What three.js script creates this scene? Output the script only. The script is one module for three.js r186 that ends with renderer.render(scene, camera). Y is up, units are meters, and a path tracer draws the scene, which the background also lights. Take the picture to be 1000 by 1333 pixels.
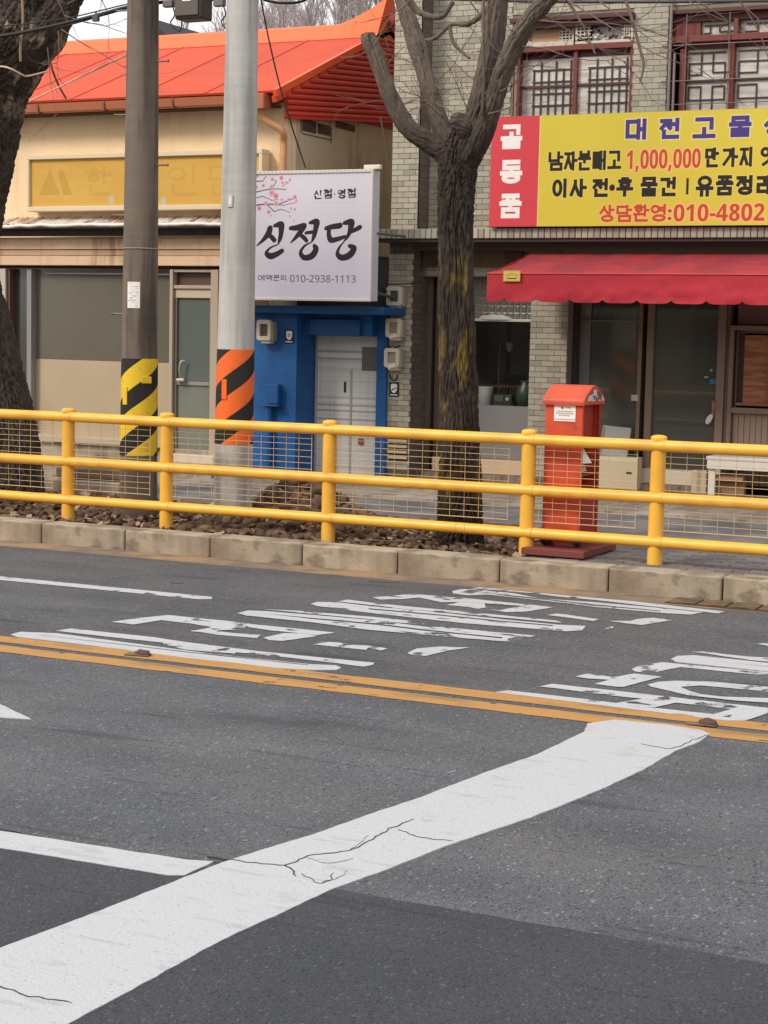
import * as THREE from 'three';
import { mergeGeometries } from 'three/addons/utils/BufferGeometryUtils.js';
import { RoundedBoxGeometry } from 'three/addons/geometries/RoundedBoxGeometry.js';
import { ImprovedNoise } from 'three/addons/math/ImprovedNoise.js';

// ---------------------------------------------------------------- camera, sky, sun, exposure
const scene = new THREE.Scene();
const camera = new THREE.PerspectiveCamera(31.756, 0.75, 0.1, 600);
camera.position.set(0, 1.829, 12.754);
camera.quaternion.setFromRotationMatrix(new THREE.Matrix4().makeBasis(
  new THREE.Vector3(0.90010973, 0.02134907, -0.43513985), new THREE.Vector3(-0.06265699, 0.99475868, -0.08080389), new THREE.Vector3(0.43113405, 0.09999692, 0.89672964)));
const renderer = new THREE.WebGLRenderer({ antialias: true });
renderer.setSize(768, 1024);
renderer.toneMapping = THREE.LinearToneMapping;
renderer.toneMappingExposure = 1.12;
renderer.shadowMap.enabled = true;
{ // thin bright overcast: brighter overhead and towards the hidden sun
  const w = 256, h = 128, d = new Float32Array(w * h * 4), perlin = new ImprovedNoise(), sd = new THREE.Vector3(-0.45, 0.85, 0.75).normalize(), v = new THREE.Vector3();
  for (let y = 0; y < h; y++) for (let x = 0; x < w; x++) {
    const th = (y + 0.5) / h * Math.PI - Math.PI / 2, ph = ((x + 0.5) / w - 0.5) * 2 * Math.PI;
    v.set(Math.cos(th) * Math.cos(ph), Math.sin(th), Math.cos(th) * Math.sin(ph));
    let L = 0.92 + 0.2 * Math.max(0, v.y) + 0.2 * Math.pow(Math.max(0, v.dot(sd)), 4);
    L *= 1 + 0.06 * perlin.noise(v.x * 3, v.y * 6, v.z * 3 + 7);
    if (v.y < 0) L = 0.3;
    const o = (y * w + x) * 4; d[o] = L * 0.985; d[o + 1] = L; d[o + 2] = L * 1.03; d[o + 3] = 1;
  }
  const t = new THREE.DataTexture(d, w, h, THREE.RGBAFormat, THREE.FloatType);
  t.mapping = THREE.EquirectangularReflectionMapping; t.magFilter = t.minFilter = THREE.LinearFilter; t.needsUpdate = true;
  scene.background = t; scene.environment = t;
}
const sun = new THREE.DirectionalLight(new THREE.Color(1, 0.92, 0.8), 2.0);
sun.position.set(-13, 13, 14); sun.target.position.set(-5, 0, 0);
sun.shadow.radius = 28;
Object.assign(sun.shadow.camera, { left: -25, right: 25, top: 25, bottom: -25, near: 1, far: 80 });
sun.shadow.mapSize.set(2048, 2048);
scene.add(sun, sun.target);

// ---------------------------------------------------------------- helpers
const PI = Math.PI, V3 = (x, y, z) => new THREE.Vector3(x, y, z);
let seed = 7;
const rnd = () => { seed = (seed + 0x6d2b79f5) | 0; let t = Math.imul(seed ^ (seed >>> 15), 1 | seed); t = (t + Math.imul(t ^ (t >>> 7), 61 | t)) ^ t; return ((t ^ (t >>> 14)) >>> 0) / 4294967296; };
const rr = (a, b) => a + (b - a) * rnd();
const perlin = new ImprovedNoise();
const n3 = (x, y, z) => perlin.noise(x, y, z);
const clamp = (x, a = 0, b = 1) => Math.min(b, Math.max(a, x)), sm = (a, b, x) => { const t = clamp((x - a) / (b - a)); return t * t * (3 - 2 * t); };
const lin = (c) => (c /= 255, c <= 0.04045 ? c / 12.92 : Math.pow((c + 0.055) / 1.055, 2.4));
const S = (r, g, b, k = 1) => [lin(r) * k, lin(g) * k, lin(b) * k];
const enc = (c) => 255 * (c <= 0.0031308 ? 12.92 * c : 1.055 * Math.pow(c, 1 / 2.4) - 0.055);
const hash = (x, y, s) => { let h = Math.imul(x, 374761393) + Math.imul(y, 668265263) + Math.imul(s, 2147483647 ^ 0x9e3779b9); h = Math.imul(h ^ (h >>> 13), 1274126177); return ((h ^ (h >>> 16)) >>> 0) / 4294967296; };
// tileable value noise: fx, fy cells across the tile
function vn(u, v, fx, fy, s) {
  const x = u * fx, y = v * fy, ix = Math.floor(x), iy = Math.floor(y), a = x - ix, b = y - iy, A = a * a * (3 - 2 * a), B = b * b * (3 - 2 * b), m = (i, n) => ((i % n) + n) % n;
  const h = (i, j) => hash(m(i, fx), m(j, fy), s);
  return (h(ix, iy) * (1 - A) + h(ix + 1, iy) * A) * (1 - B) + (h(ix, iy + 1) * (1 - A) + h(ix + 1, iy + 1) * A) * B;
}
const fbm = (u, v, fx, fy, s, o = 4) => { let a = 0, w = 0.5, t = 0; for (let i = 0; i < o; i++) { a += w * vn(u, v, fx << i, fy << i, s + i); t += w; w *= 0.5; } return a / t; };
function tex(w, h, fn, srgb = true, metres = 1, metresY = metres) {
  const d = new Uint8Array(w * h * 4);
  for (let y = 0; y < h; y++) for (let x = 0; x < w; x++) {
    const c = fn((x + 0.5) / w, (y + 0.5) / h, x, y), o = (y * w + x) * 4;
    for (let k = 0; k < 3; k++) { const q = Array.isArray(c) ? c[k] : c; d[o + k] = clamp(srgb ? enc(clamp(q)) : q * 255, 0, 255); }
    d[o + 3] = 255;
  }
  const t = new THREE.DataTexture(d, w, h, THREE.RGBAFormat);
  t.wrapS = t.wrapT = THREE.RepeatWrapping; t.magFilter = THREE.LinearFilter; t.minFilter = THREE.LinearMipmapLinearFilter; t.generateMipmaps = true;
  if (srgb) t.colorSpace = THREE.SRGBColorSpace;
  t.repeat.set(1 / metres, 1 / metresY); t.needsUpdate = true;
  return t;
}
const mix = (a, b, t) => a.map((x, i) => x + (b[i] - x) * t);
function mat(c, rough = 0.8, o = {}) {
  const m = new (o.physical ? THREE.MeshPhysicalMaterial : THREE.MeshStandardMaterial)({ roughness: rough });
  if (c) m.color.setRGB(...c);
  for (const k in o) if (k !== 'physical') m[k] = o[k];
  return m;
}
// uv in metres, by the way each face points
function uvm(g) {
  g = g.index ? g.toNonIndexed() : g;
  if (!g.attributes.normal) g.computeVertexNormals();
  const p = g.attributes.position, n = g.attributes.normal, uv = new Float32Array(p.count * 2);
  for (let i = 0; i < p.count; i += 3) {
    let a = 0, b = 0, c = 0;
    for (let k = 0; k < 3; k++) { a += n.getX(i + k); b += n.getY(i + k); c += n.getZ(i + k); }
    a = Math.abs(a); b = Math.abs(b); c = Math.abs(c);
    for (let k = 0; k < 3; k++) {
      const j = i + k, x = p.getX(j), y = p.getY(j), z = p.getZ(j);
      if (b >= a && b >= c) { uv[j * 2] = x; uv[j * 2 + 1] = z; } else if (a >= c) { uv[j * 2] = z; uv[j * 2 + 1] = y; } else { uv[j * 2] = x; uv[j * 2 + 1] = y; }
    }
  }
  g.setAttribute('uv', new THREE.BufferAttribute(uv, 2));
  return g;
}
const tr = (g, x = 0, y = 0, z = 0, rx = 0, ry = 0, rz = 0) => { if (rx) g.rotateX(rx); if (ry) g.rotateY(ry); if (rz) g.rotateZ(rz); return g.translate(x, y, z); };
// box by its limits
const bx = (x0, x1, y0, y1, z0, z1) => new THREE.BoxGeometry(Math.abs(x1 - x0), Math.abs(y1 - y0), Math.abs(z1 - z0)).translate((x0 + x1) / 2, (y0 + y1) / 2, (z0 + z1) / 2);
const rb = (x0, x1, y0, y1, z0, z1, r = 0.01, s = 1) => new RoundedBoxGeometry(Math.abs(x1 - x0), Math.abs(y1 - y0), Math.abs(z1 - z0), s, r).translate((x0 + x1) / 2, (y0 + y1) / 2, (z0 + z1) / 2);
const cyl = (r0, r1, h, n = 16) => new THREE.CylinderGeometry(r0, r1, h, n);
function bar(a, b, r, n = 6, r2 = r) { // cylinder between two points
  const A = V3(...a), B = V3(...b), d = B.clone().sub(A), g = new THREE.CylinderGeometry(r2, r, d.length(), n, 1);
  g.applyQuaternion(new THREE.Quaternion().setFromUnitVectors(V3(0, 1, 0), d.clone().normalize()));
  const c = A.add(B).multiplyScalar(0.5); return g.translate(c.x, c.y, c.z);
}
const tube = (pts, r, seg = 40, n = 6) => new THREE.TubeGeometry(new THREE.CatmullRomCurve3(pts.map((q) => V3(q[0], q[1], q[2]))), seg, r, n, false);
const used = new Map();
const numbered = (n) => { const k = used.get(n) || 0; used.set(n, k + 1); return k ? n + '_' + String(k).padStart(3, '0') : n; };
function merge(gs) {
  gs = [].concat(gs).map((g) => (g.index ? g.toNonIndexed() : g));
  for (const g of gs) for (const k of Object.keys(g.attributes)) if (!['position', 'normal', 'uv', 'color'].includes(k)) g.deleteAttribute(k);
  if (gs.length === 1) return gs[0];
  const hasC = gs.every((g) => g.attributes.color); if (!hasC) gs.forEach((g) => g.deleteAttribute('color'));
  return mergeGeometries(gs);
}
function obj(name, gs, m, parent, keepUV) {
  let g = merge(gs); if (!keepUV) g = uvm(g);
  const o = new THREE.Mesh(g, m); o.name = parent ? name : numbered(name);
  (parent || scene).add(o); return o;
}
function tag(o, label, category, group) { o.userData.label = label; o.userData.category = category; if (group) o.userData.group = group; return o; }
function thing(name, label, category, at = [0, 0, 0], group) { const o = new THREE.Group(); o.name = numbered(name); o.position.set(...at); scene.add(o); return tag(o, label, category, group); }
function struct(name, gs, m, keepUV) { const o = obj(name, gs, m, null, keepUV); o.userData.kind = 'structure'; return o; }
function structGroup(name) { const o = new THREE.Group(); o.name = numbered(name); o.userData.kind = 'structure'; scene.add(o); return o; }
function copyOf(src, label, at) { const c = src.clone(); c.name = numbered(src.name.replace(/_\d+$/, '')); if (label) { c.userData = { ...src.userData, label }; } if (at) c.position.set(...at); scene.add(c); return c; }
// flat polygon lying on the ground (list of [x, z]) at height y
function flat(poly, y, holes = [], sheet = false) {
  const s = new THREE.Shape(poly.map(([x, z]) => new THREE.Vector2(x, -z)));
  for (const h of holes) s.holes.push(new THREE.Path(h.map(([x, z]) => new THREE.Vector2(x, -z))));
  if (sheet) return new THREE.ShapeGeometry(s).rotateX(-PI / 2).translate(0, y, 0);
  return new THREE.ExtrudeGeometry(s, { depth: y + 0.001, bevelEnabled: false, curveSegments: 1 }).rotateX(-PI / 2).translate(0, -0.001, 0);
}
// tapered, bent, rough-surfaced limb through points [x, y, z, r]
function limb(pts, o = {}) {
  const { seg = 80, n = 24, amp = 0.012, k = 3, ky = 1.2, lump = 0.08, col, cap = true } = o;
  const curve = new THREE.CatmullRomCurve3(pts.map((q) => V3(q[0], q[1], q[2])), false, 'centripetal'), fr = curve.computeFrenetFrames(seg, false), L = curve.getLength();
  const pos = [], colr = [], idx = [];
  const rad = (t) => { const f = t * (pts.length - 1), i = Math.min(pts.length - 2, Math.floor(f)), a = f - i, A = a * a * (3 - 2 * a); return pts[i][3] * (1 - A) + pts[i + 1][3] * A; };
  // getPoint (not arc length) so that radii belong to their points
  for (let i = 0; i <= seg; i++) {
    const t = i / seg, c = curve.getPoint(t), tan = curve.getTangent(t), up = Math.abs(tan.x) > 0.9 ? V3(0, 0, 1) : V3(1, 0, 0), N = up.clone().sub(tan.clone().multiplyScalar(up.dot(tan))).normalize(), B = tan.clone().cross(N), r = rad(t);
    for (let j = 0; j < n; j++) {
      const a = j / n * 2 * PI, ca = Math.cos(a), sa = Math.sin(a), s = t * L;
      let ridge = 0;
      if (amp) { // plates of bark parted by furrows that run up the stem
        const e = k * Math.max(r, 0.03), w = 0.25 * n3(ca * 2 + 3, sa * 2, s * 3);
        const q = n3(ca * e + 11 + w, sa * e, s * ky * 1.7 + 5), q2 = n3(ca * e * 2.1, sa * e * 2.1 + 4 + w, s * ky * 4.3), q3 = n3(ca * e * 4, sa * e * 4, s * ky * 14);
        ridge = sm(0, 0.2, Math.abs(q)) * 0.62 + sm(0, 0.24, Math.abs(q2)) * 0.38 + q3 * 0.35 - 0.75;
      }
      const R = r * (1 + lump * n3(ca * 1.1, sa * 1.1 + 9, s * 1.6)) + amp * ridge;
      const P = c.clone().addScaledVector(N, ca * R).addScaledVector(B, sa * R);
      pos.push(P.x, P.y, P.z);
      if (col) { const cc = col(P, a, s, r); colr.push(cc[0], cc[1], cc[2]); }
    }
  }
  for (let i = 0; i < seg; i++) for (let j = 0; j < n; j++) { const a = i * n + j, b = i * n + (j + 1) % n, c = a + n, d = b + n; idx.push(a, b, c, b, d, c); }
  if (cap) for (const i of [0, seg]) {
    const c = curve.getPoint(i / seg), at = pos.length / 3; pos.push(c.x, c.y, c.z); if (col) colr.push(...col(c, 0, 0, 0));
    for (let j = 0; j < n; j++) { const a = i * n + j, b = i * n + (j + 1) % n; i ? idx.push(a, b, at) : idx.push(b, a, at); }
  }
  const g = new THREE.BufferGeometry(); g.setAttribute('position', new THREE.Float32BufferAttribute(pos, 3)); if (col) g.setAttribute('color', new THREE.Float32BufferAttribute(colr, 3));
  g.setIndex(idx); g.computeVertexNormals(); g.setAttribute('uv', new THREE.BufferAttribute(new Float32Array(pos.length / 3 * 2), 2)); return g;
}

// ---------------------------------------------------------------- lettering: Hangul syllables drawn stroke by stroke
const JAMO = {
  'ㄱ': [[0, 0, 1, 0, 1, 1]], 'ㄴ': [[0, 0, 0, 1, 1, 1]], 'ㄷ': [[1, 0, 0, 0, 0, 1, 1, 1]], 'ㄹ': [[0, 0, 1, 0, 1, 0.5, 0, 0.5, 0, 1, 1, 1]],
  'ㅁ': [[0, 0, 1, 0, 1, 1, 0, 1, 0, 0, 0.2, 0]], 'ㅂ': [[0, 0, 0, 1, 1, 1, 1, 0], [0, 0.5, 1, 0.5]], 'ㅃ': [[0, 0, 0, 1, 0.42, 1, 0.42, 0], [0, 0.5, 0.42, 0.5], [0.6, 0, 0.6, 1, 1, 1, 1, 0], [0.6, 0.5, 1, 0.5]],
  'ㅅ': [[0.5, 0, 0.5, 0.25, 0, 1], [0.5, 0.3, 1, 1]], 'ㅈ': [[0, 0, 1, 0], [0.5, 0, 0.5, 0.3, 0, 1], [0.5, 0.35, 1, 1]],
  'ㅍ': [[0, 0, 1, 0], [0, 1, 1, 1], [0.3, 0, 0.3, 1], [0.7, 0, 0.7, 1]], 'ㅎ': [[0.28, 0, 0.72, 0], [0, 0.27, 1, 0.27], 'o,0.12,0.46,0.88,1'], 'ㅇ': ['o,0,0,1,1'],
  'ㅏ': [[0.2, 0, 0.2, 1], [0.2, 0.47, 1, 0.47]], 'ㅑ': [[0.2, 0, 0.2, 1], [0.2, 0.33, 1, 0.33], [0.2, 0.66, 1, 0.66]], 'ㅐ': [[0.1, 0, 0.1, 1], [0.9, 0, 0.9, 1], [0.1, 0.5, 0.9, 0.5]],
  'ㅓ': [[0.85, 0, 0.85, 1], [0, 0.45, 0.85, 0.45]], 'ㅕ': [[0.85, 0, 0.85, 1], [0, 0.3, 0.85, 0.3], [0, 0.62, 0.85, 0.62]], 'ㅖ': [[0.45, 0, 0.45, 1], [1, 0, 1, 1], [0, 0.33, 0.45, 0.33], [0, 0.64, 0.45, 0.64]],
  'ㅣ': [[0.6, 0, 0.6, 1]], 'ㅗ': [[0, 1, 1, 1], [0.5, 0, 0.5, 1]], 'ㅜ': [[0, 0.1, 1, 0.1], [0.5, 0.1, 0.5, 1]], 'ㅠ': [[0, 0.1, 1, 0.1], [0.3, 0.1, 0.3, 1], [0.7, 0.1, 0.7, 1]], 'ㅡ': [[0, 0.5, 1, 0.5]],
};
const LEAD = 'ㄱㄲㄴㄷㄸㄹㅁㅂㅃㅅㅆㅇㅈㅉㅊㅋㅌㅍㅎ', VOW = 'ㅏㅐㅑㅒㅓㅔㅕㅖㅗㅘㅙㅚㅛㅜㅝㅞㅟㅠㅡㅢㅣ', TAIL = ' ㄱㄲㄳㄴㄵㄶㄷㄹㄺㄻㄼㄽㄾㄿㅀㅁㅂㅄㅅㅆㅇㅈㅊㅋㅌㅍㅎ';
function syllable(ch) { // strokes in the unit square
  const c = ch.charCodeAt(0) - 0xac00, l = LEAD[Math.floor(c / 588)], v = VOW[Math.floor((c % 588) / 28)], t = TAIL[c % 28], T = t !== ' ', out = [];
  const put = (j, x0, y0, x1, y1) => { for (const s of JAMO[j]) out.push(typeof s === 'string' ? { o: s.split(',').slice(1).map(Number).map((q, i) => (i % 2 ? y0 + q * (y1 - y0) : x0 + q * (x1 - x0))) } : { p: s.map((q, i) => (i % 2 ? y0 + q * (y1 - y0) : x0 + q * (x1 - x0))) }); };
  const bot = T ? 0.5 : 0.95;
  if ('ㅗㅜㅠㅡ'.includes(v)) {
    if (T) { put(l, 0.12, 0, 0.88, 0.3); put(v, 0, 0.36, 1, 0.58); put(t, 0.1, 0.68, 0.9, 1); } else { put(l, 0.12, 0, 0.88, 0.5); put(v, 0, 0.58, 1, 1); }
  } else if (v === 'ㅘ') { put(l, 0.05, 0, 0.58, 0.36); put('ㅗ', 0, 0.4, 0.64, 0.58); put('ㅏ', 0.7, 0, 1, 0.66); if (T) put(t, 0.12, 0.7, 0.9, 1); }
  else if (v === 'ㅢ') { put(l, 0.08, 0, 0.58, 0.5); put('ㅡ', 0, 0.6, 0.68, 0.9); put('ㅣ', 0.7, 0, 1, 1); }
  else {
    const wide = v === 'ㅐ' || v === 'ㅖ', vx = wide ? 0.58 : 0.64;
    if (l === 'ㄱ' && !T) out.push({ p: [0, 0.06, 0.5, 0.06, 0.48, 0.4, 0.0, 0.92] }); else put(l, 0, 0.05, v === 'ㅓ' || v === 'ㅕ' || v === 'ㅖ' ? 0.5 : vx - 0.1, bot - 0.03);
    put(v, v === 'ㅓ' || v === 'ㅕ' ? 0.5 : vx, 0, 1, T ? 0.56 : 1);
    if (T) put(t, 0.14, 0.68, 0.94, 1);
  }
  return out;
}
// draws a syllable in a canvas box; pen = stroke width in pixels
function drawSyllable(c, ch, x, y, w, h, pen, brush) {
  x += pen / 2; y += pen / 2; w -= pen; h -= pen;
  for (const s of syllable(ch)) {
    if (brush) { // round brush that starts heavy and lifts off
      const pts = []; if (s.o) { const [a, b, d, e] = s.o; for (let i = 0; i <= 40; i++) { const q = i / 40 * 2 * PI - 2; pts.push([(a + d) / 2 + Math.cos(q) * (d - a) / 2, (b + e) / 2 + Math.sin(q) * (e - b) / 2]); } } else for (let i = 0; i + 3 < s.p.length; i += 2) for (let k = 0; k <= 24; k++) pts.push([s.p[i] + (s.p[i + 2] - s.p[i]) * k / 24, s.p[i + 1] + (s.p[i + 3] - s.p[i + 1]) * k / 24]);
      pts.forEach(([px, py], i) => { const t = i / (pts.length - 1), r = pen * (s.o ? 0.28 + 0.3 * (0.5 + 0.5 * Math.sin(t * 2 * PI - 1.2)) : (0.62 - 0.34 * t + 0.1 * Math.sin(t * 9))); c.beginPath(); c.ellipse(x + px * w + py * 0 , y + (py + 0.05 * (0.5 - px)) * h, r * 0.85, r, -0.6, 0, 2 * PI); c.fill(); });
      continue;
    }
    c.lineWidth = pen; c.lineCap = 'butt'; c.lineJoin = 'miter'; c.beginPath();
    if (s.o) { const [a, b, d, e] = s.o; c.ellipse(x + (a + d) / 2 * w, y + (b + e) / 2 * h, (d - a) / 2 * w, (e - b) / 2 * h, 0, 0, 2 * PI); c.stroke(); continue; }
    const q = s.p, ext = (i, j) => { const dx = (q[i] - q[j]) * w, dy = (q[i + 1] - q[j + 1]) * h, l = Math.hypot(dx, dy) || 1; return [x + q[i] * w + dx / l * pen / 2, y + q[i + 1] * h + dy / l * pen / 2]; };
    const n = q.length; c.moveTo(...ext(0, 2)); for (let i = 2; i < n - 2; i += 2) c.lineTo(x + q[i] * w, y + q[i + 1] * h); c.lineTo(...ext(n - 2, n - 4)); c.stroke();
  }
}
function fitText(c, str, x, y, w, h, font) { // latin text stretched into a box (capitals fill the height)
  c.save(); c.font = font + ' 100px sans-serif'; c.textBaseline = 'alphabetic'; c.textAlign = 'left';
  const m = c.measureText(str).width; c.translate(x, y + h); c.scale(w / m, h / 72); c.fillText(str, 0, 0); c.restore();
}
function canvasTex(w, h, draw) {
  const cv = document.createElement('canvas'); cv.width = w; cv.height = h; const c = cv.getContext('2d'); draw(c, w, h);
  const t = new THREE.CanvasTexture(cv); t.colorSpace = THREE.SRGBColorSpace; t.magFilter = THREE.LinearFilter; return t;
}
// print plane: a canvas laid on [x0, x1] x [y0, y1] facing +z; P maps metres to canvas pixels
function printed(x0, x1, y0, y1, z, ppm, draw, rough = 0.45) {
  const w = Math.round((x1 - x0) * ppm), h = Math.round((y1 - y0) * ppm);
  const t = canvasTex(w, h, (c) => draw(c, (X) => (X - x0) * ppm, (Y) => (y1 - Y) * ppm, w, h));
  return { g: new THREE.PlaneGeometry(x1 - x0, y1 - y0).translate((x0 + x1) / 2, (y0 + y1) / 2, z), m: mat([1, 1, 1], rough, { map: t }) };
}

// ---------------------------------------------------------------- ground, road, kerb, pavement
const noiseBump = tex(512, 512, (u, v, x, y) => 0.5 * hash(x, y, 3) + 0.5 * fbm(u, v, 32, 32, 9, 3), false, 1.2);
const asphaltTex = (base, spread, s, m) => tex(1024, 1024, (u, v, x, y) => {
  // aggregate: cells of two sizes, most the binder's grey, a few pale or dark stones
  const a = hash(x >> 1, y >> 1, s), b = hash((x + (hash(0, y >> 2, 5) * 4 | 0)) >> 1, y >> 2, s + 1), f = fbm(u, v, 6, 6, s + 2, 4), st = vn(u, v, 3, 70, s + 8), st2 = fbm(u, v, 5, 36, s + 5, 3);
  const b2 = hash((x + (hash(1, y >> 3, 5) * 8 | 0)) >> 2, y >> 3, s + 6); let k = 0.84 + 0.5 * (a - 0.5) + 0.34 * (f - 0.5);
  if (b > 0.945) k += 1.0 * (0.3 + 0.7 * hash(x >> 1, y >> 2, s + 4)); else if (b < 0.09) k *= 0.5; if (b2 > 0.985) k += 0.9; else if (b2 < 0.02) k *= 0.5;
  if (st > 0.82 && st2 > 0.58) k *= 0.72;                        // short tarry streaks along the lane
  const w = 0.5 + spread * (f - 0.5);
  return [base[0] * k * (1 + 0.06 * (w - 0.5)), base[1] * k, base[2] * k * (1 - 0.06 * (w - 0.5))];
}, true, m);
const asphaltOld = asphaltTex(S(88, 89, 93), 2, 20, 2.3), asphaltNew = asphaltTex(S(59, 61, 68), 1, 40, 1.9);
const aBump = tex(1024, 1024, (u, v, x, y) => 0.55 * hash(x >> 1, y >> 1, 20) + 0.45 * hash((x + 1) >> 2, (y + (x >> 3)) >> 2, 21), false, 2.3);
const Mroad = mat(null, 0.82, { map: asphaltOld, bumpMap: aBump, bumpScale: 0.004, vertexColors: true }), Mnew = mat(null, 0.8, { map: asphaltNew, bumpMap: aBump, bumpScale: 0.004 });
struct('ground', new THREE.PlaneGeometry(600, 600).rotateX(-PI / 2).translate(0, -0.05, 0), mat(S(110, 106, 98), 0.95, { bumpMap: noiseBump, bumpScale: 0.01 }));
{ // the carriageway: fine near the camera so that wear patches in the tarmac have room
  const g = new THREE.PlaneGeometry(26, 9, 260, 90).rotateX(-PI / 2).translate(-7, 0, 5), p = g.attributes.position, c = [];
  for (let i = 0; i < p.count; i++) {
    const x = p.getX(i), z = p.getZ(i);
    const far = sm(4.9, 4.2, z), q = n3(x * 0.3, 3, z * 2.4) * 0.9 + n3(x * 1.1, 8, z * 4.5) * 0.45 + n3(x * 0.12, 1, z * 0.5) * 0.5;
    const k = (1 + 0.26 * q) * (1 - 0.3 * sm(0.3, 0.5, n3(x * 0.9, 31, z * 5.5)) * sm(0.1, 0.5, n3(x * 0.4, 51, z * 0.8) + 0.2)) * (1 - 0.06 * far), warm = 0.03 * far + 0.05 * n3(x * 0.4, 20, z * 1.4);
    c.push(k * (1 + warm), k, k * (1 - warm));
  }
  g.setAttribute('color', new THREE.Float32BufferAttribute(c, 3));
  const roadMesh = struct('road', g, Mroad); void roadMesh;
  const far = mat(null, 0.82, { map: asphaltOld, bumpMap: aBump, bumpScale: 0.004 });
  struct('road', [bx(-150, -20, -0.2, 0, 0.5, 9.5), bx(6, 150, -0.2, 0, 0.5, 9.5), bx(-150, 150, -0.2, 0, 9.5, 18)].map((g) => g), far);
  // newer, darker lane with a ragged joint
  const e = []; for (let x = -60; x <= 40; x += x > -8 && x < 3 ? 0.04 : 1) e.push([x, 7.62 + 0.012 * n3(x * 2.3, 1, 1) + 0.016 * n3(x * 9, 2, 4)]);
  struct('resurfaced_lane', flat([...e, [40, 9.9], [-60, 9.9]], 0.0025), Mnew);
}
const gutterTex = tex(512, 512, (u, v, x, y) => { const f = fbm(u, v, 6, 10, 70, 5), g = hash(x, y, 6); return mix(S(150, 121, 88), S(112, 98, 84), sm(0.35, 0.7, f)).map((q) => q * (0.85 + 0.3 * g)); }, true, 1.5);
{
  const e = []; for (let x = -40; x <= 20; x += 0.15) e.push([x, 0.84 + 0.05 * n3(x * 1.3, 5, 2) + 0.03 * n3(x * 5, 5, 9)]);
  struct('gutter', flat([[-40, 0.45], ...e, [20, 0.45]], 0.002), mat(null, 0.95, { map: gutterTex, bumpMap: noiseBump, bumpScale: 0.004 }));
}
const concreteTex = (c0, c1, s, m = 1.4, k = 1) => tex(512, 512, (u, v, x, y) => { const f = fbm(u, v, 5, 5, s, 5), h = fbm(u, v, 20, 3, s + 9, 3), g = hash(x, y, s); let q = mix(c0, c1, sm(0.3, 0.72, f * 0.7 + h * 0.3)); if (hash(x >> 1, y >> 1, s + 3) > 0.985) q = q.map((t) => t * 0.6); const gr = fbm(u, v, 9, 14, s + 40, 4); if (gr > 0.6) q = mix(q, q.map((t) => t * 0.62), sm(0.6, 0.68, gr + 0.1 * (g - 0.5))); return q.map((t) => t * (0.92 + 0.16 * g) * k); }, true, m);
const kerbTex = concreteTex(S(170, 155, 134), S(132, 116, 96), 90, 1.7), slabTex = concreteTex(S(170, 158, 142), S(136, 124, 108), 95, 1.3);
const Mkerb = [1, 0.93, 1.05, 0.97].map((k) => mat([k, k, k * 0.99], 0.9, { map: kerbTex, bumpMap: noiseBump, bumpScale: 0.005 }));
{
  const k = structGroup('kerb'), xs = [-20, -19, -18, -17, -16, -15, -14, -13, -12, -11, -10, -9.063, -8.228, -7.417, -6.582, -5.763, -4.929, -4.087, -3.255, -2.2, -1.2, -0.2, 0.8, 1.8, 2.8, 3.8, 4.8];
  for (let i = 0; i + 1 < xs.length; i++) { if (xs[i + 1] - xs[i] < 0.25) continue; const g = rb(xs[i] + 0.006, xs[i + 1] - 0.006, -0.1, 0.175 + rr(-0.004, 0.004), 0.29, 0.52 + rr(-0.004, 0.006), 0.016, 2); obj('kerb_stone', g, Mkerb[i % 4], k); }
  obj('mortar', bx(-20, 4.8, -0.1, 0.155, 0.31, 0.5), mat(S(70, 60, 50), 1), k);
}
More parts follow.
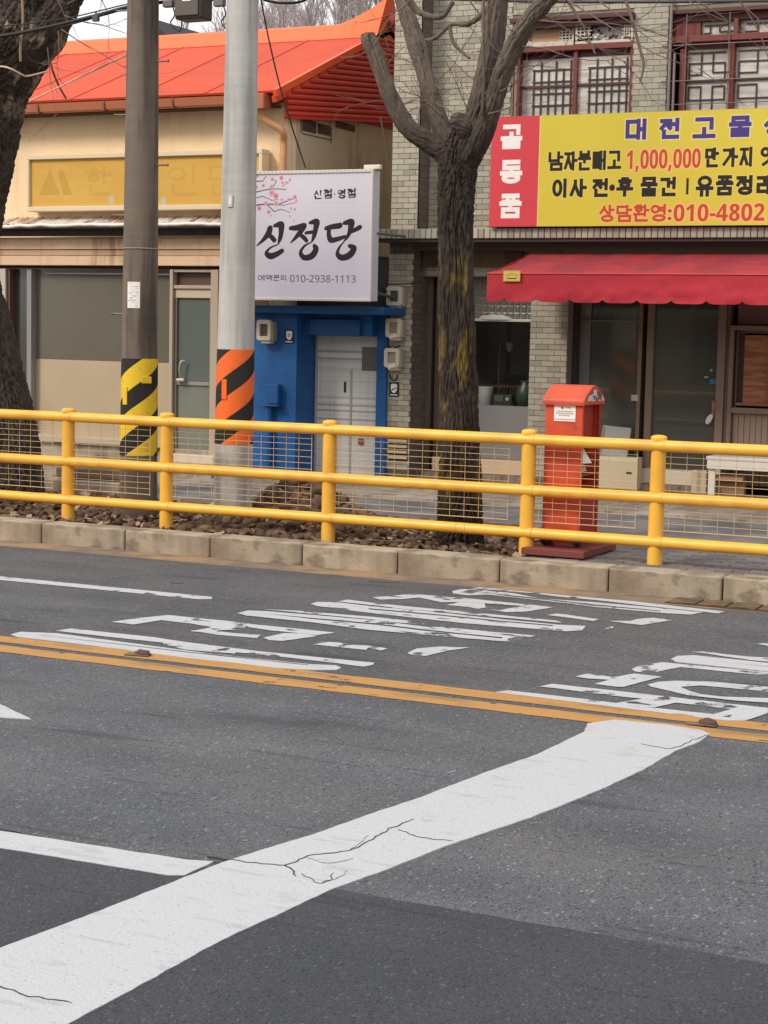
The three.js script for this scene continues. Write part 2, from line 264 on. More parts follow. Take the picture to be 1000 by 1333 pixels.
// planting strip with its heap of dug earth
const soilTex = tex(512, 512, (u, v, x, y) => { const f = fbm(u, v, 10, 10, 130, 5), g = hash(x >> 1, y >> 1, 2); return mix(S(132, 102, 80), S(92, 72, 58), sm(0.3, 0.7, f)).map((t) => t * (0.7 + 0.6 * g)); }, true, 1);
const soilY = (x, z) => 0.135 + 0.36 * Math.exp(-(((x + 7.5) / 0.5) ** 2) - (((z + 1.15) / 0.34) ** 2)) + 0.17 * Math.exp(-(((x + 7.15) / 0.6) ** 2) - (((z + 0.3) / 0.4) ** 2)) * sm(-0.08, -0.35, z) + 0.1 * Math.exp(-(((x + 9.9) / 0.5) ** 2) - (((z + 1.2) / 0.5) ** 2)) + 0.03 * n3(x * 3, 1, z * 3) + 0.018 * n3(x * 9, 4, z * 9);
{
  const g = new THREE.PlaneGeometry(14, 2.5, 350, 70).rotateX(-PI / 2).translate(-12, 0, -0.95), p = g.attributes.position;
  for (let i = 0; i < p.count; i++) { const x = p.getX(i), z = p.getZ(i); p.setY(i, soilY(x, z)); }
  g.computeVertexNormals(); struct('planting_soil', g, mat(null, 1, { map: soilTex, bumpMap: noiseBump, bumpScale: 0.02 }));
  // clods and fallen leaves nobody could count
  const clod = new THREE.IcosahedronGeometry(1, 1), cp = clod.attributes.position, ns = [];
  for (let i = 0; i < cp.count; i++) { const k = 1 + 0.35 * n3(cp.getX(i) * 1.7, cp.getY(i) * 1.7 + 3, cp.getZ(i) * 1.7); cp.setXYZ(i, cp.getX(i) * k, cp.getY(i) * k * 0.75, cp.getZ(i) * k); }
  clod.computeVertexNormals();
  const N = 2600, im = new THREE.InstancedMesh(uvm(clod), mat([1, 1, 1], 1, { bumpMap: noiseBump, bumpScale: 0.02 }), N), M = new THREE.Matrix4(), Q = new THREE.Quaternion(), E = new THREE.Euler(), C = new THREE.Color();
  for (let i = 0; i < N; i++) {
    let x, z; const w = rnd();
    if (w < 0.45) { x = -7.3 + rr(-1, 1) * 0.75; z = -0.5 + rr(-0.95, 0.62); } else if (w < 0.62) { x = rr(-6.7, -5.05); z = rr(-0.6, 0.24); } else { x = rr(-11.5, -7.6); z = rr(-1.7, 0.25); }
    if ([-9.11, -8.17, -6.6, -4.87].some((q) => Math.abs(x - q) < 0.1) && z > -0.12) z -= 0.3;
    const s = (rnd() < 0.3 ? rr(0.03, 0.062) : rr(0.008, 0.028)) * (x < -8 || x > -6.6 ? 0.7 : 1);
    M.compose(V3(x, soilY(x, z) + s * 0.25, z), Q.setFromEuler(E.set(rr(0, 6), rr(0, 6), rr(0, 6))), V3(s, s, s)); im.setMatrixAt(i, M);
    const k = rr(0.55, 1.15); C.setRGB(...mix(S(132, 104, 82), S(172, 142, 114), rnd()).map((q) => q * k)); im.setColorAt(i, C);
  }
  im.name = 'earth_clods'; im.userData.kind = 'stuff'; tag(im, 'brown clods of dug earth heaped between the poles and the kerb', 'earth'); scene.add(im);
  const leaf = new THREE.PlaneGeometry(0.07, 0.045, 3, 1), lp = leaf.attributes.position; for (let i = 0; i < lp.count; i++) lp.setZ(i, 0.25 * Math.abs(lp.getX(i)) + 0.1 * lp.getY(i));
  leaf.computeVertexNormals();
  const NL = 2200, lm = new THREE.InstancedMesh(leaf, mat([1, 1, 1], 0.9, { side: THREE.DoubleSide }), NL);
  for (let i = 0; i < NL; i++) {
    const w = rnd(), x = w < 0.5 ? rr(-11.6, -7.4) : rr(-7.9, -4.95), z = rr(-1.9, 0.27), s = rr(0.5, 1.3);
    M.compose(V3(x, soilY(x, z) + 0.012, z), Q.setFromEuler(E.set(-PI / 2 + rr(-0.7, 0.7), rr(-0.6, 0.6), rr(0, 6))), V3(s, s, s)); lm.setMatrixAt(i, M);
    C.setRGB(...mix(S(96, 70, 54), S(176, 150, 124), rnd() ** 1.7)); lm.setColorAt(i, C);
  }
  lm.name = 'fallen_leaves'; lm.userData.kind = 'stuff'; tag(lm, 'dry brown leaves littering the planting strip behind the kerb', 'leaves'); scene.add(lm);
  const stickSays = ['dry stick lying across the earth before the mossy tree', 'forked-off dry twig lying on the heaped earth by the pale pole', 'thin dry stick lying near the kerb between the tree and the post box'];
  for (let i = 0; i < 3; i++) { // sticks
    const x = [-6.2, -7.5, -5.2][i], z = [0.05, -0.1, 0.1][i], a = rr(-0.9, 0.9), l = rr(0.12, 0.4), y = soilY(x, z) + 0.03;
    const st = obj('fallen_stick', tube([[x - Math.cos(a) * l, y, z - Math.sin(a) * l * 0.5], [x, y + 0.015, z], [x + Math.cos(a) * l, y + rr(-0.01, 0.02), z + Math.sin(a) * l * 0.5]], rr(0.005, 0.01), 10, 5), mat(S(112, 92, 76), 1));
    tag(st, stickSays[i], 'stick');
  }
}
// back lane between the strip and the buildings, paved apron, pavers at the right
const laneTex = tex(512, 512, (u, v, x, y) => { const f = fbm(u, v, 6, 6, 150, 5), g = hash(x >> 1, y >> 1, 8); return mix(S(122, 118, 116), S(98, 95, 95), sm(0.3, 0.7, f)).map((t) => t * (0.85 + 0.3 * g)); }, true, 1.6);
struct('back_lane', bx(-40, 20, -0.3, 0.13, -3.75, -1.2), mat(null, 0.9, { map: laneTex, bumpMap: aBump, bumpScale: 0.004 }));
struct('apron', bx(-40, 20, -0.3, 0.15, -30, -3.75), mat(null, 0.92, { map: slabTex, bumpMap: noiseBump, bumpScale: 0.004 }));
{
  const s = structGroup('pavement'); obj('bedding', bx(-5, 20, -0.2, 0.125, -1.2, 0.29), mat(S(80, 74, 68), 1), s);
  const tones = [S(112, 106, 104), S(126, 118, 113), S(101, 97, 97), S(118, 108, 101)].map((c) => mat(c, 0.9, { bumpMap: noiseBump, bumpScale: 0.006 })), gs = [0, 1, 2].map(() => uvm(rb(-0.1, 0.1, -0.03, 0, -0.05, 0.05, 0.006, 1)));
  for (let r = 0; r < 15; r++) for (let c = 0; c < 15; c++) {
    const x = -4.86 + c * 0.206 + (r % 2) * 0.103, z = 0.235 - r * 0.106; if (x > -1.9) continue;
    const m = new THREE.Mesh(gs[(r + c) % 3], tones[Math.floor(hash(r, c, 4) * 4)]); m.name = 'paver'; m.position.set(x, 0.158 + 0.006 * (hash(r, c, 9) - 0.5), z); m.rotation.set(0.02 * (hash(r, c, 1) - 0.5), 0.02 * (hash(r, c, 2) - 0.5), 0.02 * (hash(r, c, 3) - 0.5)); s.add(m);
  }
}
// slotted drain at the road edge
{
  const d = structGroup('drain'); const x0 = -3.577, x1 = -1.2;
  obj('channel', bx(x0, x1, -0.06, 0.006, 0.56, 0.82), mat(S(120, 100, 78), 0.95, { map: slabTex }), d);
  for (let i = 0; i < 11; i++) { const x = x0 + 0.02 + i * 0.21; obj('drain_slab', rb(x, x + 0.19, -0.02, 0.018, 0.575, 0.8, 0.006, 1), mat(S(168, 150, 128), 0.92, { map: kerbTex }), d); }
}

// ---------------------------------------------------------------- road markings (worn thermoplastic paint)
const wear = (thr, s, fx, fy) => tex(1024, 1024, (u, v, x, y) => { const f = fbm(u, v, fx, fy, s, 4) + 0.14 * (hash(x, y, s) - 0.5) + 0.1 * (vn(u, v, 5, 5, s + 30) - 0.5); return f > thr ? 1 : 0; }, false, 2.6);
const wearLight = wear(0.285, 200, 26, 34), wearHard = wear(0.38, 210, 30, 40);
const paintTex = tex(512, 512, (u, v, x, y) => { const f = fbm(u, v, 12, 34, 180, 4), g = hash(x, y, 3); const d = hash(x >> 1, y >> 1, 12); return [0.46, 0.465, 0.477].map((t) => t * (0.94 + 0.12 * g) * (1 - 0.14 * sm(0.68, 0.74, f + 0.12 * (g - 0.5))) * (d > 0.988 ? 0.72 : 1)); }, true, 1.8);
const Mpaint = mat(null, 0.6, { map: paintTex, bumpMap: aBump, bumpScale: 0.002 });
const Mworn = mat(null, 0.65, { map: paintTex, alphaMap: wearLight, alphaTest: 0.5, bumpMap: aBump, bumpScale: 0.002 }), Mworn2 = mat(null, 0.65, { map: paintTex, alphaMap: wearHard, alphaTest: 0.5 });
const yellowTex = tex(512, 512, (u, v, x, y) => { const f = fbm(u, v, 4, 16, 190, 5); return mix(S(176, 128, 66), S(138, 106, 70), sm(0.42, 0.75, f)).map((t) => t * (0.9 + 0.2 * hash(x, y, 5))); }, true, 1.6);
const Myellow = mat(null, 0.75, { map: yellowTex, alphaMap: wear(0.225, 205, 26, 34), alphaTest: 0.5, bumpMap: aBump, bumpScale: 0.002 });
const ragged = (poly, a = 0.006, f = 9) => { // paint edge: fine wander along every side
  const out = []; for (let i = 0; i < poly.length; i++) { const A = poly[i], B = poly[(i + 1) % poly.length], d = Math.hypot(B[0] - A[0], B[1] - A[1]), n = Math.max(1, Math.round(d / 0.03)); for (let k = 0; k < n; k++) { const x = A[0] + (B[0] - A[0]) * k / n, z = A[1] + (B[1] - A[1]) * k / n; out.push([x + a * n3(x * f, z * f, 2), z + a * n3(x * f, z * f, 8)]); } } return out; };
{
  // lane line between the two far lanes, lane line beside the dark lane, arrow tip
  struct('lane_line', flat(ragged([[-30, 2.31], [-6.31, 2.31], [-6.31 + 0.06, 2.4], [-6.31 - 0.02, 2.46], [-30, 2.46]]), 0.003, [], true), Mworn);
  struct('lane_line', flat(ragged([[-4.971,7.736],[-3.979,7.622],[-3.202,7.589],[-3.118,7.562],[-3.121,7.744],[-3.165,7.77],[-3.847,7.791],[-4.838,7.872]]), 0.005), Mpaint);
  struct('direction_arrow', flat(ragged([[-6.049,5.923],[-5.692,5.656],[-5.347,5.857],[-5.01,6.053],[-5.161,6.097],[-5.746,6.266]]), 0.003), Mpaint);
  const z1 = 4.403, z2 = 4.653;
  struct('centre_line', flat(ragged([[-60, z1 - 0.085], [12, z1 - 0.085], [12, z1 + 0.085], [-60, z1 + 0.085]].map(([x, z]) => [x, z]), 0.01, 5), 0.0025, [], true), Myellow);
  struct('centre_line', flat(ragged([[-60, z2 - 0.085], [12, z2 - 0.085], [12, z2 + 0.085], [-60, z2 + 0.085]], 0.01, 5), 0.0025, [], true), Myellow);
  const st = struct('stop_line', flat(ragged([[-2.739,4.786],[-2.656,4.637],[-2.397,4.617],[-2.222,4.644],[-2.171,4.707],[-2.172,4.908],[-2.213,5.106],[-2.228,5.507],[-2.28,5.952],[-2.373,6.484],[-2.499,6.992],[-2.562,7.365],[-2.623,7.642],[-2.683,8.27],[-2.687,8.675],[-2.697,8.985],[-2.714,9.373],[-3.069,9.568],[-3.187,8.98],[-3.211,8.612],[-3.165,8.293],[-3.119,7.887],[-3.086,7.554],[-2.976,7.087],[-2.922,6.754],[-2.865,6.461],[-2.784,5.868],[-2.72,5.494],[-2.706,5.193],[-2.694,4.968]], 0.005, 16), 0.0055), Mpaint);
  const Mcrack = mat(S(70, 68, 67), 1);
  const crack = (pts, w) => { const L = [], Rr = []; const P = pts.map(([x, z]) => V3(x, 0, z)), cv = new THREE.CatmullRomCurve3(P); const n = pts.length * 10; for (let i = 0; i <= n; i++) { const q = cv.getPoint(i / n), t = cv.getTangent(i / n), k = 0.62 * w * (0.45 + 0.8 * Math.abs(n3(i * 0.33, 3, w * 900))) * Math.min(1, (n - i) / 5 + 0.15), o = 0.014 * n3(q.x * 22, q.z * 22, 3); L.push([q.x - t.z * (k + o), q.z + t.x * (k + o)]); Rr.unshift([q.x + t.z * (k - o), q.z - t.x * (k - o)]); } return flat([...L, ...Rr], 0.0075); };
  obj('crack', crack([[-3.164,7.526],[-3.017,7.514],[-2.881,7.477],[-2.864,7.353],[-2.77,7.214],[-2.762,7.065],[-2.764,6.882],[-2.748,6.727]], 0.006), Mcrack, st);
  obj('crack', crack([[-2.881,7.477],[-2.829,7.528],[-2.785,7.572]], 0.007), Mcrack, st);
  obj('crack', crack([[-2.786,7.543],[-2.68,7.599],[-2.666,7.572],[-2.704,7.477]], 0.003), Mcrack, st);
  obj('crack', crack([[-3.015,8.865],[-2.925,8.88],[-2.85,8.878],[-2.771,8.872]], 0.005), Mcrack, st);
  for (const L of [[[-2.77,7.214],[-2.782,7.099],[-2.798,7.018]], [[-2.68,7.599],[-2.662,7.512],[-2.667,7.435]], [[-2.851,7.378],[-2.757,7.386],[-2.713,7.298]]]) obj('crack', crack(L, 0.001), mat(S(110, 108, 106), 1), st);
  obj('crack', crack([[-2.384,5.07],[-2.252,5.095],[-2.199,4.852],[-2.173,4.727]], 0.004), Mcrack, st);
  obj('crack', crack([[-2.731,6.886],[-2.62,6.938],[-2.498,6.924]], 0.004), Mcrack, st);
  // open joints and cracks in the old tarmac
  const seams = structGroup('road_cracks'), Mtar = mat(S(44, 43, 44), 0.9);
  for (const [L, w] of [[[[-4.267,7.612],[-3.997,7.598],[-3.783,7.611],[-3.553,7.611],[-3.339,7.595],[-3.163,7.567],[-3.045,7.571]], 0.008], [[[-5.759,1.01],[-5.639,1],[-5.536,0.954]], 0.01], [[[-6.916,1.9],[-6.814,1.877]], 0.01]]) obj('crack', crack(L, w).translate(0, -0.0045, 0), Mtar, seams);
  // syllables for the far lane, read by drivers coming from the right
  const let1 = structGroup('road_lettering'), let2 = structGroup('road_lettering');
  let k = 0; const ink = (grp, poly, m = Mworn, holes) => obj('letter_stroke', flat(ragged(poly, 0.005, 14), 0.003 + (k++ % 5) * 0.0003, holes, m !== Mpaint), m, grp);
  ink(let1, [[-6.514,4.247],[-6.518,4.145],[-6.307,4.073],[-5.324,4.15],[-4.862,4.173],[-4.577,4.142],[-4.433,4.098],[-4.375,4.147],[-4.374,4.212],[-4.489,4.284],[-4.673,4.336],[-4.955,4.327],[-5.256,4.34],[-5.876,4.298],[-6.431,4.297]], Mpaint, [[[-6.368,4.169],[-5.364,4.168],[-5.311,4.171],[-4.996,4.154],[-4.752,4.151],[-4.571,4.152],[-4.562,4.18],[-4.732,4.187],[-4.975,4.189],[-5.292,4.202],[-6.356,4.185]]]);
  ink(let1, [[-6.368,4.007],[-6.341,3.89],[-5.759,3.878],[-5.521,3.918],[-4.989,3.95],[-4.627,3.934],[-4.287,3.918],[-4.266,3.973],[-4.286,4.052],[-4.572,4.037],[-4.938,4.039],[-5.096,4.047],[-5.079,4.087],[-5.387,4.132],[-5.585,4.044],[-5.609,4.006],[-5.993,4.013]]);
  ink(let1, [[-6.275,3.556],[-6.223,3.343],[-6.13,3.137],[-5.863,3.138],[-5.705,3.131],[-5.55,3.157],[-5.459,3.314],[-5.526,3.399],[-5.675,3.381],[-5.836,3.344],[-6.057,3.331],[-6.107,3.565]]);
  ink(let1, [[-5.687,3.589],[-5.656,3.418],[-5.721,3.149],[-5.529,3.146],[-5.46,3.358],[-5.56,3.464],[-5.528,3.584],[-5.601,3.574]]);
  ink(let1, [[-5.549,3.159],[-5.306,3.156],[-5.067,3.152],[-4.92,3.156],[-4.969,3.286],[-5.293,3.299],[-5.474,3.265]]);
  ink(let1, [[-5.702,3.565],[-5.656,3.485],[-5.446,3.498],[-5.267,3.463],[-5.229,3.574],[-5.478,3.6]], Mworn2);
  ink(let1, [[-5.207,3.544],[-5.18,3.333],[-4.995,3.238],[-4.963,3.323],[-5.057,3.581],[-5.139,3.595]]);
  ink(let1, [[-4.849,3.586],[-4.857,3.475],[-4.696,3.442],[-4.502,3.454],[-4.418,3.475],[-4.428,3.555],[-4.526,3.507],[-4.507,3.583]], Mworn2);
  ink(let1, [[-4.262,3.537],[-4.276,3.384],[-4.189,3.253],[-4.023,3.184],[-4.09,3.339],[-4.135,3.585],[-4.213,3.599]]);
  ink(let1, [[-5.805,2.83],[-5.8,2.703],[-5.695,2.662],[-5.317,2.629],[-4.918,2.603],[-4.574,2.652],[-4.159,2.654],[-3.949,2.674],[-3.879,2.726],[-3.881,2.846],[-3.952,2.884],[-4.3,2.918],[-4.549,2.932],[-4.799,2.953],[-5.233,2.891],[-5.708,2.886]], Mworn, [[[-5.658,2.751],[-5.26,2.738],[-4.865,2.711],[-4.529,2.751],[-4.243,2.758],[-3.993,2.751],[-3.987,2.796],[-4.226,2.796],[-4.508,2.797],[-4.842,2.758],[-5.238,2.778]]]);
  ink(let1, [[-5.749,2.592],[-5.515,2.523],[-4.978,2.479],[-4.632,2.497],[-4.601,2.565],[-4.959,2.63],[-4.931,2.576],[-5.48,2.586]], Mworn2);
  ink(let1, [[-4.533,2.599],[-4.12,2.595],[-3.849,2.577],[-3.859,2.649],[-4.143,2.693],[-4.5,2.672]], Mworn2);
  ink(let1, [[-5.597,2.223],[-5.6,2.122],[-5.473,2.058],[-5.17,2.088],[-4.758,2.069],[-4.252,2.111],[-3.861,2.107],[-3.71,2.062],[-3.674,2.237],[-3.743,2.325],[-3.901,2.342],[-4.401,2.39],[-5.1,2.344],[-5.188,2.336],[-5.516,2.279]], Mworn, [[[-5.183,2.176],[-4.718,2.158],[-4.229,2.169],[-3.897,2.149],[-3.884,2.184],[-4.214,2.205],[-4.698,2.201],[-5.161,2.221]]]);
  ink(let1, [[-5.488,2.027],[-5.474,1.913],[-5.237,1.951],[-4.808,1.957],[-4.314,1.957],[-3.912,1.97],[-3.887,2.035],[-4.279,2.046],[-4.764,2.054],[-5.227,2.087],[-5.188,2.05],[-5.341,2.031]]);
  ink(let1, [[-5.382,1.714],[-5.32,1.629],[-5.225,1.423],[-4.813,1.395],[-4.361,1.427],[-4.357,1.506],[-4.758,1.559],[-4.883,1.663],[-5.108,1.55],[-5.166,1.675],[-5.287,1.788]]);
  ink(let1, [[-4.81,1.748],[-4.787,1.557],[-4.661,1.452],[-4.543,1.701],[-4.564,1.784],[-4.647,1.75]]);
  ink(let1, [[-4.52,1.755],[-4.419,1.767],[-4.338,1.412],[-4.16,1.445],[-4.246,1.72],[-4.345,1.815]]);
  ink(let1, [[-4.075,1.78],[-4.044,1.683],[-4.003,1.685],[-3.724,1.764],[-3.735,1.845],[-3.961,1.799]]);
  ink(let1, [[-3.65,1.789],[-3.533,1.712],[-3.515,1.608],[-3.446,1.498],[-3.308,1.527],[-3.417,1.834],[-3.551,1.815]]);
  ink(let1, [[-3.575,2.087],[-3.56,1.981],[-3.534,2.034],[-3.55,2.114]], Mworn2);
  ink(let1, [[-5.039,1.129],[-5.025,1.006],[-4.95,0.955],[-4.622,0.982],[-4.385,1.107],[-3.995,1.058],[-3.53,1.056],[-3.231,1.077],[-3.269,1.219],[-3.415,1.258],[-3.922,1.267],[-4.128,1.231],[-4.17,1.154],[-4.319,1.17],[-4.435,1.162],[-4.761,1.142],[-4.86,1.253],[-4.988,1.229]], Mworn, [[[-4.82,1.071],[-4.58,1.086],[-4.179,1.129],[-3.96,1.159],[-3.494,1.173],[-3.484,1.205],[-3.942,1.209],[-4.652,1.124]]]);
  ink(let1, [[-4.986,0.922],[-4.947,0.837],[-4.318,0.866],[-3.797,0.862],[-3.105,0.964],[-3.129,1.068],[-3.707,1.011],[-4.031,0.955],[-4.315,0.952],[-4.506,0.904]]);
  ink(let2, [[-3.403,4.329],[-3.377,4.242],[-2.928,4.239],[-2.786,4.25],[-2.583,4.263],[-2.282,4.255],[-2.105,4.321],[-2.183,4.369],[-2.753,4.35],[-3.345,4.322]]);
  ink(let2, [[-3.259,4.063],[-3.229,3.958],[-2.802,3.956],[-2.735,3.959],[-2.081,3.964],[-2.051,4.088],[-2.105,4.321],[-2.285,4.273],[-2.234,4.092],[-2.518,4.085],[-2.578,4.252],[-2.697,4.278],[-2.782,4.261],[-2.696,4.08],[-2.84,4.088],[-3.187,4.061]]);
  ink(let2, [[-3.189,3.706],[-3.164,3.589],[-3.009,3.606],[-3.003,3.605],[-2.943,3.444],[-2.783,3.457],[-2.814,3.577],[-2.875,3.835],[-2.91,3.854],[-3.035,3.845],[-3.003,3.693],[-3.118,3.72]]);
  ink(let2, [[-2.998,3.332],[-2.996,3.224],[-2.916,3.025],[-2.809,3.023],[-2.318,3],[-2.151,2.989],[-2.126,3.097],[-2.294,3.099],[-2.461,3.111],[-2.781,3.115],[-2.871,3.368],[-2.953,3.383]]);
  ink(let2, [[-2.903,2.887],[-2.899,2.781],[-2.82,2.707],[-2.521,2.713],[-2.387,2.718],[-2.129,2.709],[-1.945,2.775],[-2.071,2.97],[-2.325,2.972],[-2.852,2.968]], Mpaint, [[[-2.732,2.824],[-2.362,2.823],[-2.106,2.813],[-2.102,2.832],[-2.356,2.847]]]);
  ink(let2, [[-2.867,2.608],[-2.79,2.553],[-2.674,2.579],[-2.529,2.58],[-2.428,2.551],[-2.397,2.679],[-2.501,2.689],[-2.673,2.649],[-2.774,2.613]], Mworn2);
  ink(let2, [[-2.786,3.707],[-2.763,3.605],[-2.686,3.522],[-2.499,3.44],[-2.214,3.423],[-2.048,3.44],[-1.911,3.518],[-1.977,3.752],[-2.113,3.835],[-2.261,3.87],[-2.518,3.87],[-2.662,3.797],[-2.749,3.756]], Mworn, [[[-2.616,3.674],[-2.535,3.58],[-2.407,3.567],[-2.181,3.559],[-2.032,3.579],[-2.141,3.719],[-2.357,3.811],[-2.471,3.805],[-2.543,3.756]]]);
  ink(let2, [[-2.599,2.124],[-2.552,2.049],[-2.277,2.036],[-2.256,2.133],[-2.525,2.158]]);
  // perished road studs on the centre line
  for (const [x, z, l] of [[-5.481, 4.414, 'crumpled dark brown lump lying between the yellow lines'], [-2.232, 4.517, 'broken brown road stud on the yellow lines beside the stop line']]) {
    const t = thing('road_stud', l, 'road stud', [x, 0.005, z]);
    const g = new THREE.SphereGeometry(1, 14, 8, 0, 2 * PI, 0, PI / 2), p = g.attributes.position; for (let i = 0; i < p.count; i++) { const q = 1 + 0.35 * n3(p.getX(i) * 2 + x, p.getY(i) * 3, p.getZ(i) * 2); p.setXYZ(i, p.getX(i) * 0.05 * q, p.getY(i) * 0.03 * q, p.getZ(i) * 0.035 * q); } g.computeVertexNormals();
    obj('stud', g, mat(S(86, 62, 50), 0.8), t); obj('base', tr(rb(-0.1, 0.04, 0, 0.006, -0.03, 0.035, 0.003), 0, 0, 0, 0, 0.2), mat(S(112, 92, 76), 0.9), t);
  }
}

// ---------------------------------------------------------------- yellow railing along the kerb
{
  const r = thing('railing', 'yellow painted steel railing of round posts, three rails and wire panels along the kerb', 'railing');
  const yelT = tex(512, 512, (u, v, x, y) => { const f = fbm(u, v, 6, 6, 700, 5), g = hash(x >> 1, y >> 1, 4); let q = mix(S(240, 182, 66), S(230, 168, 62), sm(0.35, 0.75, f)); if (f > 0.72 && g > 0.7) q = mix(q, S(160, 116, 60), 0.3); return q; }, true, 1.1);
  const M = mat(null, 0.38, { map: yelT, bumpMap: noiseBump, bumpScale: 0.0008 }), Mw = mat(S(206, 176, 128), 0.55), y3 = [1.036, 0.651, 0.325];
  const rail = (y, n) => { const pts = []; for (let i = 0; i <= 60; i++) { const x = -22 + i * 0.45; pts.push([x, y + 0.004 * n3(x * 0.5, y * 7, 3), 0.004 * n3(x * 0.6, y * 5, 8)]); } const o = obj('rail', tube(pts, 0.042, 240, 18), M, r); return o; };
  y3.forEach(rail);
  const xs = [-20.6, -18.9, -17.2, -15.5, -13.9, -12.2, -10.72, -9.18, -8.179, -6.641, -4.935, -3.917, -1.95, -0.2, 1.5, 3.2, 4.8];
  xs.forEach((x, i) => {
    const p = obj('post', cyl(0.056, 0.057, 0.94, 22).translate(x, 0.13 + 0.46, -0.03), M, r);
    obj('post_cap', new THREE.LatheGeometry([[0, 0.035], [0.03, 0.033], [0.056, 0.025], [0.061, 0.012], [0.061, -0.014], [0.055, -0.016]].map(([a, c]) => new THREE.Vector2(a, c)), 22).translate(x, 1.079, -0.03), M, p);
    obj('post_neck', cyl(0.0545, 0.0545, 0.03, 18).translate(x, 1.06, -0.03), M, p);
    for (const y of y3) obj('weld_collar', new THREE.TorusGeometry(0.0425, 0.003, 6, 20).rotateY(PI / 2).translate(x + 0.058, y, 0), M, p);
    if (i + 1 < xs.length) {
      const x0 = x + 0.045, x1 = xs[i + 1] - 0.15, g = [], zz = -0.02; let e = 0;
      for (let y = 0.412; y < 1.0; y += 0.0495) g.push(bar([x0, y + rr(-0.002, 0.002), zz], [x1, y + rr(-0.002, 0.002), zz], y < 0.42 ? 0.0036 : 0.0022, 5));
      const n = Math.max(2, Math.round((x1 - x0) / 0.125)); for (let k = 0; k <= n; k++) { const X = x1 - 0.004 - k * (x1 - x0 - 0.06) / n; g.push(bar([X, 0.405, zz + 0.007], [X, 0.99, zz + 0.007], k ? 0.0019 : 0.003, 5)); }
      obj('wire_panel', g, Mw, r);
    }
  });
  for (const x of [-5.501, -5.424, -9.4]) obj('rail_joint', new THREE.TorusGeometry(0.0415, 0.003, 6, 22).rotateY(PI / 2).translate(x, y3[2], 0), M, r);
}

// ---------------------------------------------------------------- concrete utility poles
const poleTex = (c0, c1, s) => tex(512, 1024, (u, v, x, y) => { const d = fbm(u, v, 16, 3, s, 4), f = fbm(u, v, 6, 8, s + 4, 5), l = vn(u, v, 1, 90, s + 8), g = hash(x, y, s); let q = mix(c0, c1, sm(0.35, 0.7, 0.65 * d + 0.35 * f)); if (hash(x >> 2, y >> 1, s + 1) > 0.996) q = q.map((t) => t * 0.6); return q.map((t) => t * (0.95 + 0.1 * g) * (0.96 + 0.08 * l)); }, true, 1, 3);
function pole(name, label, T, M, stripe, yA, yB, tabs, ex) {
  const t = thing(name, label, 'utility pole', [0, 0, 0], null);
  // T: bottom and top [x, y, z, r]; leans as it stands
  const [b, a] = T, d = V3(a[0] - b[0], a[1] - b[1], a[2] - b[2]), at = (y) => { const k = (y - b[1]) / d.y; return [b[0] + d.x * k, y, b[2] + d.z * k, b[3] + (a[3] - b[3]) * k]; };
  const tapered = (y0, y1, o, n = 40, hs = 1) => { const A = at(y0), B = at(y1), g = new THREE.CylinderGeometry(B[3] + o, A[3] + o, y1 - y0, n, hs, o > 0 && o < 0.004); const p = g.attributes.position; for (let i = 0; i < p.count; i++) { const k = p.getY(i) / (y1 - y0) + 0.5; p.setXYZ(i, p.getX(i) + A[0] + (B[0] - A[0]) * k, y0 + k * (y1 - y0), p.getZ(i) + A[2]); } return g; };
  const sh = tapered(0.0, 9.5, 0); { const uv = sh.attributes.uv; for (let i = 0; i < uv.count; i++) uv.setXY(i, uv.getX(i), uv.getY(i) * 9.5); }
  obj('shaft', sh, M, t, true);
  const st = canvasTex(512, 512, (c) => { c.fillStyle = stripe; c.fillRect(0, 0, 512, 512); c.fillStyle = '#191614'; const R = 1.0 * 512; for (let k = -2; k < 7; k++) { c.beginPath(); const o = k * 512 / 3; c.moveTo(0, o + 160); c.lineTo(512, o - 1024 / 3 + 160); c.lineTo(512, o - 1024 / 3 + 78); c.lineTo(0, o + 78); c.fill(); } for (let i = 0; i < 260; i++) { c.fillStyle = 'rgba(90,70,50,' + rr(0.03, 0.14) + ')'; c.beginPath(); c.ellipse(rnd() * 512, rnd() * 512, rr(1, 14), rr(1, 5), rnd() * 3, 0, 7); c.fill(); } });
  st.wrapS = st.wrapT = THREE.RepeatWrapping; st.repeat.set(1, (yB - yA) / 1.12);
  const wrap = obj('stripe_wrap', tapered(yA, yB, 0.003), mat([1, 1, 1], 0.5, { map: st, side: THREE.DoubleSide }), t, true);
  for (const [y, phi, w, h] of tabs) { const A = at(y), g = rb(-w / 2, w / 2, -h / 2, h / 2, -0.004, 0.008, 0.004, 2); obj('reflector_tab', g.translate(0, 0, A[3] + 0.004).rotateY(phi).translate(A[0], y, A[2]), mat(new THREE.Color(stripe).toArray(), 0.4), wrap); }
  if (ex) ex(t, at);
  return t;
}
const M1 = mat(null, 0.9, { map: poleTex(S(118, 104, 92), S(76, 67, 60), 720), bumpMap: noiseBump, bumpScale: 0.003 }), M2 = mat(null, 0.85, { map: poleTex(S(188, 184, 178), S(160, 156, 151), 740), bumpMap: noiseBump, bumpScale: 0.002 });
const Msteel = mat(S(120, 108, 98), 0.5, { metalness: 0.4 });
